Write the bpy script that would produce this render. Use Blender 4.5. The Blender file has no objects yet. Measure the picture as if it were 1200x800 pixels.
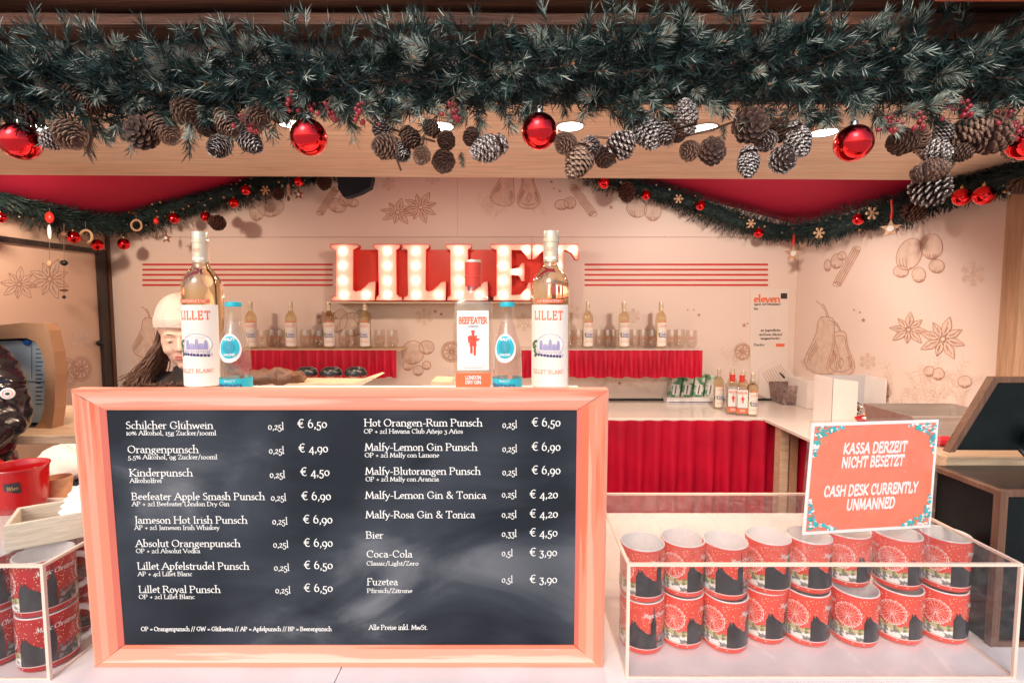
import bpy, math, random
from mathutils import Vector, Matrix, Euler
R = math.radians
random.seed(7)
S = bpy.context.scene
C = S.collection

# ------------------------------------------------------------------ camera, world, light, exposure
EYE = 1.62
PITCH = R(4)
cam_d = bpy.data.cameras.new('camera')
cam_d.lens = 18; cam_d.sensor_width = 36; cam_d.clip_start = .05; cam_d.clip_end = 2000
cam = bpy.data.objects.new('camera', cam_d); C.objects.link(cam)
cam.location = (0, 0, EYE); cam.rotation_euler = (R(90) - PITCH, 0, 0)
S.camera = cam
w = bpy.data.worlds.new('World'); S.world = w; w.use_nodes = True
nt = w.node_tree
sky = nt.nodes.new('ShaderNodeTexSky'); sky.sky_type = 'NISHITA'; sky.sun_disc = False
SUN_EL, SUN_AZ = R(38), R(200)
sky.sun_elevation = SUN_EL; sky.sun_rotation = SUN_AZ; sky.air_density = 1.2; sky.dust_density = 3
nt.links.new(sky.outputs[0], nt.nodes['Background'].inputs[0])
nt.nodes['Background'].inputs[1].default_value = .15
sun_d = bpy.data.lights.new('sun', 'SUN'); sun_d.energy = .85; sun_d.angle = R(25); sun_d.color = (1, .95, .9)
sun = bpy.data.objects.new('sun', sun_d); C.objects.link(sun)
sv = Vector((math.sin(SUN_AZ) * math.cos(SUN_EL), math.cos(SUN_AZ) * math.cos(SUN_EL), math.sin(SUN_EL)))
sun.rotation_euler = sv.to_track_quat('Z', 'Y').to_euler()
S.view_settings.view_transform = 'Standard'; S.view_settings.look = 'None'
S.view_settings.exposure = 0.38; S.view_settings.gamma = 1
S.cycles.max_bounces = 10; S.cycles.transparent_max_bounces = 24; S.cycles.transmission_bounces = 8
S.cycles.caustics_reflective = False; S.cycles.caustics_refractive = False
S.cycles.sample_clamp_indirect = 4

# ------------------------------------------------------------------ measuring helpers (photo pixel -> point of the place)
cp, sp = math.cos(PITCH), math.sin(PITCH)
def ray(px, py):
    a, b = (px - 600) / 600, (400 - py) / 600
    return Vector((a, cp + b * sp, -sp + b * cp))
def atY(px, py, Y):
    d = ray(px, py); return Vector((0, 0, EYE)) + d * (Y / d.y)
def atX(px, py, X):
    d = ray(px, py); return Vector((0, 0, EYE)) + d * (X / d.x)
def atZ(px, py, Z):
    d = ray(px, py); return Vector((0, 0, EYE)) + d * ((Z - EYE) / d.z)

# ------------------------------------------------------------------ materials
MATS = {}
def mat(name, col, rough=.6, metal=0, var=.12, scale=8, bump=0, bscale=40, stretch=(1, 1, 1), col2=None, coat=0, emit=0, trans=0, ior=1.45, alpha=1, spec=.5, coords='Object', objrand=0, sheen=0, contrast=(.3, .7)):
    m = bpy.data.materials.new(name); m.use_nodes = True
    n, l = m.node_tree.nodes, m.node_tree.links
    b = n['Principled BSDF']
    tc = n.new('ShaderNodeTexCoord'); mp = n.new('ShaderNodeMapping'); l.new(tc.outputs[coords], mp.inputs[0]); mp.inputs['Scale'].default_value = stretch
    nz = n.new('ShaderNodeTexNoise'); nz.inputs['Scale'].default_value = scale; nz.inputs['Detail'].default_value = 5; l.new(mp.outputs[0], nz.inputs[0])
    cr = n.new('ShaderNodeValToRGB'); l.new(nz.outputs[0], cr.inputs[0])
    cr.color_ramp.elements[0].position, cr.color_ramp.elements[1].position = contrast
    c2 = col2 or tuple(min(1, c * (1 + var)) for c in col); c1 = col if col2 else tuple(c * (1 - var) for c in col)
    cr.color_ramp.elements[0].color = (*c1, 1); cr.color_ramp.elements[1].color = (*c2, 1)
    out = cr.outputs[0]
    if objrand:
        oi = n.new('ShaderNodeObjectInfo'); hs = n.new('ShaderNodeHueSaturation'); mr = n.new('ShaderNodeMapRange')
        l.new(oi.outputs['Random'], mr.inputs[0]); mr.inputs[3].default_value = 1 - objrand; mr.inputs[4].default_value = 1 + objrand
        l.new(mr.outputs[0], hs.inputs['Value']); l.new(out, hs.inputs['Color']); out = hs.outputs[0]
    l.new(out, b.inputs['Base Color'])
    b.inputs['Roughness'].default_value = rough; b.inputs['Metallic'].default_value = metal
    b.inputs['Coat Weight'].default_value = coat; b.inputs['Specular IOR Level'].default_value = spec
    b.inputs['Transmission Weight'].default_value = trans; b.inputs['IOR'].default_value = ior
    b.inputs['Sheen Weight'].default_value = sheen
    if alpha < 1: b.inputs['Alpha'].default_value = alpha
    if emit:
        l.new(out, b.inputs['Emission Color']); b.inputs['Emission Strength'].default_value = emit
    if bump:
        n2 = n.new('ShaderNodeTexNoise'); n2.inputs['Scale'].default_value = bscale; n2.inputs['Detail'].default_value = 4; l.new(mp.outputs[0], n2.inputs[0])
        bp = n.new('ShaderNodeBump'); bp.inputs['Strength'].default_value = bump; bp.inputs['Distance'].default_value = .01
        l.new(n2.outputs[0], bp.inputs['Height']); l.new(bp.outputs[0], b.inputs['Normal'])
    MATS[name] = m
    return m

def wood(name, c1, c2, rough=.55, stretch=(1, 12, 12), scale=2.2, bump=.25):
    m = mat(name, c1, rough, col2=c2, stretch=stretch, scale=scale, contrast=(.25, .75))
    n, l = m.node_tree.nodes, m.node_tree.links; b = n['Principled BSDF']
    tc = n.new('ShaderNodeTexCoord'); mp = n.new('ShaderNodeMapping'); mp.inputs['Scale'].default_value = tuple(s * 4 if s > 1 else s * 1.3 for s in stretch); l.new(tc.outputs['Object'], mp.inputs[0])
    f = n.new('ShaderNodeTexNoise'); f.inputs['Scale'].default_value = scale * 2.2; f.inputs['Detail'].default_value = 8; f.inputs['Distortion'].default_value = .8; l.new(mp.outputs[0], f.inputs[0])
    mx = n.new('ShaderNodeMixRGB'); mx.blend_type = 'MULTIPLY'; mx.inputs[0].default_value = .55
    r = n.new('ShaderNodeValToRGB'); r.color_ramp.elements[0].position = .38; r.color_ramp.elements[1].position = .62
    r.color_ramp.elements[0].color = (.55, .5, .45, 1); r.color_ramp.elements[1].color = (1, 1, 1, 1); l.new(f.outputs[0], r.inputs[0])
    src = b.inputs['Base Color'].links[0].from_socket
    l.new(src, mx.inputs[1]); l.new(r.outputs[0], mx.inputs[2]); l.new(mx.outputs[0], b.inputs['Base Color'])
    bp = n.new('ShaderNodeBump'); bp.inputs['Strength'].default_value = bump; bp.inputs['Distance'].default_value = .004; l.new(f.outputs[0], bp.inputs['Height']); l.new(bp.outputs[0], b.inputs['Normal'])
    return m

def clearmat(name, tint, refl=1.0, ior=1.45, rough=.03, haze=0, hazecol=(.9, .9, .9), base=.0):
    """thin clear sheet: transparent with fresnel reflection, a little surface haze"""
    m = bpy.data.materials.new(name); m.use_nodes = True; n, l = m.node_tree.nodes, m.node_tree.links
    n.remove(n['Principled BSDF']); o = n['Material Output']
    t = n.new('ShaderNodeBsdfTransparent'); t.inputs[0].default_value = (*tint, 1)
    g = n.new('ShaderNodeBsdfGlossy'); g.inputs['Roughness'].default_value = rough; g.inputs[0].default_value = (refl, refl, refl, 1)
    f = n.new('ShaderNodeFresnel'); f.inputs[0].default_value = ior
    mp = n.new('ShaderNodeMath'); mp.operation = 'ADD'; mp.inputs[1].default_value = base; ge = n.new('ShaderNodeNewGeometry'); iv = n.new('ShaderNodeMath'); iv.operation = 'SUBTRACT'; iv.inputs[0].default_value = 1; l.new(ge.outputs['Backfacing'], iv.inputs[1]); l.new(f.outputs[0], mp.inputs[0]); mz = n.new('ShaderNodeMath'); mz.operation = 'MULTIPLY'; l.new(mp.outputs[0], mz.inputs[0]); l.new(iv.outputs[0], mz.inputs[1])
    mx = n.new('ShaderNodeMixShader'); l.new(mz.outputs[0], mx.inputs[0]); l.new(t.outputs[0], mx.inputs[1]); l.new(g.outputs[0], mx.inputs[2])
    out = mx.outputs[0]
    if haze:
        d = n.new('ShaderNodeBsdfDiffuse'); d.inputs[0].default_value = (*hazecol, 1)
        tc = n.new('ShaderNodeTexCoord'); mpp = n.new('ShaderNodeMapping'); mpp.inputs['Scale'].default_value = (1, 1, 1); l.new(tc.outputs['Object'], mpp.inputs[0])
        nz = n.new('ShaderNodeTexNoise'); nz.inputs['Scale'].default_value = 30; nz.inputs['Detail'].default_value = 8; nz.inputs['Distortion'].default_value = 2; l.new(mpp.outputs[0], nz.inputs[0])
        mr = n.new('ShaderNodeMapRange'); mr.inputs[1].default_value = .45; mr.inputs[2].default_value = .75; mr.inputs[3].default_value = haze * .25; mr.inputs[4].default_value = haze; l.new(nz.outputs[0], mr.inputs[0])
        m2 = n.new('ShaderNodeMixShader'); l.new(mr.outputs[0], m2.inputs[0]); l.new(out, m2.inputs[1]); l.new(d.outputs[0], m2.inputs[2]); out = m2.outputs[0]
    l.new(out, o.inputs[0]); MATS[name] = m
    return m

M = MATS
wood('plywood', (.92, .66, .46), (.97, .80, .62), .5, (1, 9, 9), 1.6, .1)
wood('dark_log', (.05, .018, .012), (.30, .12, .07), .5, (.8, 14, 14), 2.5, .8)
wood('grey_plank', (.10, .075, .07), (.24, .18, .16), .6, (.8, 12, 12), 2, .5)
wood('wood_pale', (.66, .46, .31), (.80, .62, .45), .5, (1, 9, 9), 4, .2)
wood('wood_vertical', (.42, .24, .14), (.60, .38, .24), .5, (10, 10, .8), 3, .3)
wood('wood_brown', (.11, .05, .03), (.22, .11, .07), .5, (10, 10, .8), 3, .4)
wood('tray_wood', (.70, .60, .48), (.82, .73, .60), .6, (1, 9, 9), 7, .2)
wood('floor_wood', (.10, .06, .04), (.18, .11, .08), .6, (1, 10, 1), 3, .4)
wood('black_wood', (.028, .024, .024), (.07, .05, .045), .45, (10, 10, .9), 3, .5)
mat('wall_panel', (.85, .695, .615), .5, var=.03, scale=1.3, bump=.03, bscale=20)
mat('door_panel', (.78, .56, .43), .5, var=.04, scale=1.5)
mat('print_line', (.48, .25, .17), .6, var=.25, scale=30)
mat('print_fill', (.77, .585, .485), .6, var=.12, scale=25)
mat('red_stripe', (.62, .03, .035), .5, var=.1)
mat('red_ceiling', (.46, .003, .045), .75, var=.08, scale=2)
mat('red_cloth', (.50, .004, .030), .45, var=.18, scale=5)
mat('counter_white', (.84, .80, .81), .35, var=.05, scale=7, coat=.2, contrast=(.4, .6))
mat('bar_white', (.80, .74, .68), .22, var=.05, scale=2, coat=.3)
mat('ground_paving', (.50, .47, .45), .8, var=.2, scale=3, bump=.4)
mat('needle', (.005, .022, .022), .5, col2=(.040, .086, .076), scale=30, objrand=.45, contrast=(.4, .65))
mat('needle_pale', (.24, .31, .28), .5, col2=(.60, .64, .56), scale=30, objrand=.3)  # pale frosted tips; tone and share raised to paint in the tufts' highlights
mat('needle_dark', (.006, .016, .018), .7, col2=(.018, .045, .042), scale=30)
mat('twig', (.16, .085, .055), .7, col2=(.30, .18, .13), scale=40)
mat('bud', (.55, .25, .14), .6, var=.2)
mat('red_glass_ball', (.85, .012, .02), .07, 1, var=.05, scale=4, coat=.5)
mat('silver_cap', (.8, .78, .75), .25, 1, var=.05)
mat('gold', (.85, .6, .28), .28, 1, var=.1)
mat('berry', (.30, .015, .03), .3, var=.3, scale=20, coat=.6)
mat('frost', (.8, .76, .76), .7, var=.08, scale=50)
mat('ornament_wood', (.55, .36, .22), .6, var=.2, scale=30)
mat('ornament_red', (.75, .03, .02), .35, var=.1)
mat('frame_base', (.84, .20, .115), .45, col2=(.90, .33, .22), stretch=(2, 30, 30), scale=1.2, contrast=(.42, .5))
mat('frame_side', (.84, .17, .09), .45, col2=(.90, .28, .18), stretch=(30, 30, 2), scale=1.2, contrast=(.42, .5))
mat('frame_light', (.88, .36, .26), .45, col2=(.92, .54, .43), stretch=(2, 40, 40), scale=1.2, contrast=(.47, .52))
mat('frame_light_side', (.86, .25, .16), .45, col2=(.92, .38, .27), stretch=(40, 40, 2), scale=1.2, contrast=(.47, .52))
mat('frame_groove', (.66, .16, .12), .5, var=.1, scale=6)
mat('print_white', (.88, .87, .86), .6, var=.03)
mat('white_glaze', (.86, .84, .84), .18, var=.02, coat=.5)
mat('red_glaze', (.80, .085, .055), .2, var=.08, scale=5, coat=.5)
mat('red_glaze_deep', (.50, .008, .010), .2, var=.08, scale=5, coat=.5)
mat('mug_black', (.035, .03, .035), .25, var=.2, coat=.5)
mat('mug_pink', (.96, .76, .72), .3, var=.05)
mat('mug_yellow', (.95, .62, .25), .3, var=.05)
mat('mug_grey', (.22, .21, .20), .3, col2=(.86, .84, .80), scale=150, contrast=(.45, .55))
mat('mug_town', (.05, .05, .055), .3, col2=(.34, .33, .33), scale=120, contrast=(.45, .55))
mat('mug_olive', (.20, .18, .07), .3, col2=(.58, .52, .30), scale=150, contrast=(.45, .55))
mat('sign_orange', (.92, .20, .11), .35, var=.06, scale=6, coat=.3)
mat('poster_paper', (.84, .74, .68), .5, var=.02)
mat('paper_white', (.86, .85, .85), .5, var=.02)
mat('teal', (.05, .42, .42), .4, var=.25, scale=60)
mat('teal_bright', (.02, .50, .62), .35, var=.1)
mat('orange_print', (.88, .17, .07), .4, var=.06)
mat('navy_print', (.07, .06, .20), .5, var=.3, scale=60)
mat('lilac_print', (.36, .34, .58), .5, var=.2, scale=60)
mat('green_print', (.06, .17, .08), .5, var=.3, scale=60)
mat('label_cream', (.86, .80, .74), .45, var=.03)
mat('foil_cream', (.72, .62, .48), .3, .4, var=.1, scale=20)
mat('foil_red', (.70, .06, .045), .3, .15, var=.15, scale=20)
mat('ink', (.05, .035, .035), .5, var=.1)
mat('marquee_face', (.96, .66, .54), .4, var=.03)
mat('marquee_side', (.80, .06, .04), .4, var=.05)
mat('skin', (.84, .54, .43), .5, var=.05, scale=20)
mat('lips', (.55, .17, .15), .4, var=.05)
mat('hair', (.07, .035, .026), .5, col2=(.24, .13, .09), scale=60, objrand=.2)
mat('pink_wool', (.84, .70, .64), .85, var=.08, scale=60, bump=.5, bscale=200, sheen=.5)
mat('fur', (.09, .045, .035), .8, col2=(.22, .12, .09), scale=25)
mat('dark_coat', (.05, .035, .03), .7, var=.2)
mat('puffer', (.014, .013, .018), .2, var=.3, scale=6, bump=.9, bscale=14, coat=.4)
mat('jean', (.03, .04, .07), .8, var=.2)
mat('red_fabric', (.62, .012, .025), .7, var=.15, scale=6)
mat('eye_white', (.8, .76, .74), .3, var=.02)
mat('cardboard', (.38, .20, .11), .7, col2=(.48, .27, .16), scale=5, bump=.1)
mat('sheet_blue', (.62, .70, .74), .25, var=.06, scale=3, coat=.5)
mat('slate_edge', (.03, .05, .08), .3, var=.1)
mat('blue_pin', (.02, .12, .45), .3, var=.1)
mat('cream_cloth', (.82, .68, .58), .9, var=.06, bump=.4, bscale=60)
mat('black_cloth', (.012, .018, .028), .9, var=.3)
mat('black_plastic', (.012, .014, .016), .3, var=.2)
mat('black_screen', (.005, .008, .009), .38, var=.5, scale=9, bump=.1, spec=.22)
mat('steel', (.50, .42, .37), .48, .7, var=.12, scale=4, stretch=(1, 10, 10))
mat('white_board', (.84, .78, .74), .5, var=.03)
mat('grey_board', (.62, .60, .63), .5, var=.04)
mat('tub_plastic', (.55, .42, .40), .3, var=.1)
mat('green_pack', (.10, .30, .16), .5, col2=(.7, .72, .62), scale=25, contrast=(.45, .55))
mat('chrome', (.7, .68, .68), .12, 1, var=.3, scale=30)
mat('gingerbread', (.62, .33, .18), .7, var=.3, scale=40)
mat('bulb', (1, .86, .74), .4, var=0, emit=17)
mat('spot_lens', (1, .93, .82), .4, var=0, emit=9)
mat('gold_glass_liquid', (.93, .78, .50), .02, trans=1, ior=1.14, var=.01)
clearmat('tonic_liquid', (.95, .91, .86), .6, 1.3, .05, haze=.22, hazecol=(.92, .88, .84))
clearmat('pink_liquid', (.96, .86, .82), .6, 1.3, .05, haze=.22, hazecol=(.94, .80, .76))
clearmat('clear_spirit', (.95, .93, .92), .8, 1.35, .03, haze=.12, hazecol=(.92, .88, .86))
clearmat('acrylic', (.985, .975, .97), .5, 1.5, .02, haze=.025)
clearmat('acrylic_lid', (.97, .955, .95), .65, 1.5, .02, haze=.075)
mat('acrylic_edge', (.86, .68, .57), .25, var=.05, coat=.4)
clearmat('bottle_glass', (.95, .95, .93), 1, 1.5, .02, base=.03)
clearmat('thin_glass', (.95, .93, .91), 1, 1.5, .03, base=.07)
clearmat('cloudy_plastic', (.72, .62, .60), .6, 1.4, .2, haze=.5, hazecol=(.7, .6, .58))
clearmat('pocket_film', (.96, .95, .95), .8, 1.4, .05, haze=.08)

# chalk board: cloudy wiped chalk over dark slate
m = mat('chalkboard', (.022, .030, .048), .55, col2=(.028, .036, .052), scale=2)
n, l = m.node_tree.nodes, m.node_tree.links; b = n['Principled BSDF']
tc = n.new('ShaderNodeTexCoord'); mp = n.new('ShaderNodeMapping'); mp.inputs['Rotation'].default_value = (0, R(-28), 0); mp.inputs['Location'].default_value = (1.3, 0, 2.2); mp.inputs['Scale'].default_value = (2.4, 1, 4.6); l.new(tc.outputs['Object'], mp.inputs[0])
z1 = n.new('ShaderNodeTexNoise'); z1.inputs['Scale'].default_value = 1.5; z1.inputs['Detail'].default_value = 7; z1.inputs['Distortion'].default_value = .9; l.new(mp.outputs[0], z1.inputs[0])
z2 = n.new('ShaderNodeTexNoise'); z2.inputs['Scale'].default_value = 3.4; z2.inputs['Detail'].default_value = 2; l.new(tc.outputs['Object'], z2.inputs[0])
mu = n.new('ShaderNodeMath'); mu.operation = 'MULTIPLY'; l.new(z1.outputs[0], mu.inputs[0]); l.new(z2.outputs[0], mu.inputs[1])
cr = n.new('ShaderNodeValToRGB'); l.new(mu.outputs[0], cr.inputs[0])
cr.color_ramp.elements[0].position = .17; cr.color_ramp.elements[0].color = (.015, .019, .029, 1)
cr.color_ramp.elements[1].position = .42; cr.color_ramp.elements[1].color = (.165, .175, .20, 1)
e = cr.color_ramp.elements.new(.29); e.color = (.044, .052, .070, 1)
l.new(cr.outputs[0], b.inputs['Base Color']); b.inputs['Specular IOR Level'].default_value = .25

# pine cone: brown core, tips from the vertex attribute 'tip'
def conemat(name, core, tip, lo, hi):
    m = mat(name, core, .65, var=.3, scale=40, objrand=.3); n, l = m.node_tree.nodes, m.node_tree.links; b = n['Principled BSDF']
    at = n.new('ShaderNodeAttribute'); at.attribute_name = 'tip'; nz = n.new('ShaderNodeTexNoise'); nz.inputs['Scale'].default_value = 25
    tc = n.new('ShaderNodeTexCoord'); l.new(tc.outputs['Object'], nz.inputs[0])
    mu = n.new('ShaderNodeMath'); mu.operation = 'MULTIPLY'; l.new(at.outputs['Fac'], mu.inputs[0]); l.new(nz.outputs[0], mu.inputs[1])
    mr = n.new('ShaderNodeMapRange'); mr.inputs[1].default_value = lo; mr.inputs[2].default_value = hi; l.new(mu.outputs[0], mr.inputs[0])
    mx = n.new('ShaderNodeMixRGB'); l.new(mr.outputs[0], mx.inputs[0]); l.new(b.inputs['Base Color'].links[0].from_socket, mx.inputs[1]); mx.inputs[2].default_value = (*tip, 1)
    l.new(mx.outputs[0], b.inputs['Base Color'])
conemat('cone_brown', (.055, .024, .018), (.34, .19, .13), .38, .66)
conemat('cone_pale', (.10, .048, .034), (.56, .37, .27), .32, .6)
conemat('cone_frost', (.06, .03, .024), (.86, .80, .78), .40, .60)

# ------------------------------------------------------------------ mesh helpers
class MB:
    def __init__(s): s.v = []; s.f = []; s.m = []; s.attr = None; s.mats = []
    def mi(s, name):
        if name not in s.mats: s.mats.append(name)
        return s.mats.index(name)
    def add(s, vs, fs, mat='', T=None):
        o = len(s.v); i = s.mi(mat) if mat else 0
        for p in vs: s.v.append(tuple(T @ Vector(p)) if T else tuple(p))
        for f in fs: s.f.append([a + o for a in f]); s.m.append(i)
        return s
    def box(s, a, b, mat='', T=None, bev=0):
        x0, y0, z0 = a; x1, y1, z1 = b
        if bev:
            pts = []; fs = []
            e = bev
            for z, k in ((z0, e), (z0 + e, 0), (z1 - e, 0), (z1, e)):
                pts += [(x0 + k + e*0, y0 + k, z), (x1 - k, y0 + k, z), (x1 - k, y1 - k, z), (x0 + k, y1 - k, z)]
            for r in range(3):
                for q in range(4): fs.append((r*4+q, r*4+(q+1) % 4, r*4+4+(q+1) % 4, r*4+4+q))
            fs += [(3, 2, 1, 0), (12, 13, 14, 15)]
            return s.add(pts, fs, mat, T)
        vs = [(x0,y0,z0),(x1,y0,z0),(x1,y1,z0),(x0,y1,z0),(x0,y0,z1),(x1,y0,z1),(x1,y1,z1),(x0,y1,z1)]
        return s.add(vs, [(3,2,1,0),(4,5,6,7),(0,1,5,4),(1,2,6,5),(2,3,7,6),(3,0,4,7)], mat, T)
    def lathe(s, prof, n=32, mat='', T=None, sq=1, cap=False):
        vs = []; fs = []
        for r, z in prof:
            for k in range(n):
                a = 2*math.pi*k/n; vs.append((r*math.cos(a), r*math.sin(a)*sq, z))
        for i in range(len(prof)-1):
            for k in range(n): fs.append((i*n+k, i*n+(k+1) % n, (i+1)*n+(k+1) % n, (i+1)*n+k))
        if cap: fs.append(tuple(range(n-1, -1, -1))); fs.append(tuple((len(prof)-1)*n+k for k in range(n)))
        return s.add(vs, fs, mat, T)
    def ball(s, c, r, mat='', seg=16, rings=9, T=None):
        rx, ry, rz = (r, r, r) if not hasattr(r, '__len__') else r
        vs = []; fs = []
        for i in range(rings+1):
            t = math.pi*i/rings
            for k in range(seg):
                a = 2*math.pi*k/seg; vs.append((c[0]+rx*math.sin(t)*math.cos(a), c[1]+ry*math.sin(t)*math.sin(a), c[2]-rz*math.cos(t)))
        for i in range(rings):
            for k in range(seg): fs.append((i*seg+k, i*seg+(k+1) % seg, (i+1)*seg+(k+1) % seg, (i+1)*seg+k))
        return s.add(vs, fs, mat, T)
    def tube(s, pts, rad, n=8, mat='', cap=True):
        pts = [Vector(p) for p in pts]; N = len(pts)
        if not hasattr(rad, '__len__'): rad = [rad]*N
        vs = []; fs = []; up = None
        for i, p in enumerate(pts):
            d = (pts[min(i+1, N-1)] - pts[max(i-1, 0)]).normalized()
            if up is None: up = d.orthogonal().normalized()
            else: up = (up - d*up.dot(d)); up = up.normalized() if up.length > 1e-6 else d.orthogonal().normalized()
            q = d.cross(up)
            for k in range(n):
                a = 2*math.pi*k/n; vs.append(p + (up*math.cos(a)+q*math.sin(a))*rad[i])
        for i in range(N-1):
            for k in range(n): fs.append((i*n+k, i*n+(k+1) % n, (i+1)*n+(k+1) % n, (i+1)*n+k))
        if cap: fs.append(tuple(range(n-1, -1, -1))); fs.append(tuple((N-1)*n+k for k in range(n)))
        return s.add(vs, fs, mat)
    def prism(s, pts, d0, d1, f, mat='', side=None, back=True):
        """polygon pts in 2-D mapped by f(u, v, w); w from d0 (front) to d1 (back)"""
        n = len(pts); o = len(s.v)
        s.v += [tuple(f(u, v, d0)) for u, v in pts] + [tuple(f(u, v, d1)) for u, v in pts]
        s.f.append([o+i for i in range(n)]); s.m.append(s.mi(mat))
        sd = s.mi(side or mat)
        if back: s.f.append([o+n+i for i in reversed(range(n))]); s.m.append(sd)
        for i in range(n): s.f.append([o+i, o+n+i, o+n+(i+1) % n, o+(i+1) % n]); s.m.append(sd)
        return s
    def mesh(s, name, mats=None, smooth=True, T=None):
        me = bpy.data.meshes.new(name)
        vs = [tuple(T @ Vector(p)) for p in s.v] if T else s.v
        me.from_pydata(vs, [], s.f)
        for mn in (mats or s.mats): me.materials.append(M[mn] if mn else None)
        if s.mats and not mats: me.polygons.foreach_set('material_index', s.m)
        if smooth: me.polygons.foreach_set('use_smooth', [True]*len(me.polygons))
        me.update()
        if smooth: me.set_sharp_from_angle(angle=R(38))
        if s.attr is not None:
            a = me.attributes.new('tip', 'FLOAT', 'POINT'); a.data.foreach_set('value', s.attr)
        return me
    def build(s, name, mats=None, parent=None, smooth=True, kind=None, label=None):
        if isinstance(mats, str): mats = [mats]
        o = bpy.data.objects.new(name, s.mesh(name, mats, smooth)); C.objects.link(o)
        if parent: o.parent = parent
        if kind: o['kind'] = kind
        if label: o['label'] = label
        return o

def tag(o, label, cat, group=None):
    o['label'] = label; o['category'] = cat
    if group: o['group'] = group
    return o
def thing(name, label, cat, loc=(0, 0, 0), rz=0, group=None):
    o = bpy.data.objects.new(name, None); o.empty_display_size = .05; C.objects.link(o); o.location = loc; o.rotation_euler = (0, 0, rz)
    return tag(o, label, cat, group)
KIDS = {}
def kids(o): return [c for c in C.objects if c.parent == o]
def dup(o, loc, rz=None, label=None, group=None, scale=None, tree=None):
    r = o.copy(); C.objects.link(r); r.location = loc
    if rz is not None: r.rotation_euler = (0, 0, rz)
    if label: r['label'] = label
    if group: r['group'] = group
    if scale: r.scale = (scale,)*3
    def rec(src, dst):
        for ch in (KIDS.get(src.name) or KIDS.setdefault(src.name, kids(src))):
            c = ch.copy(); C.objects.link(c); c.parent = dst; rec(ch, c)
    rec(o, r)
    return r

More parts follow.
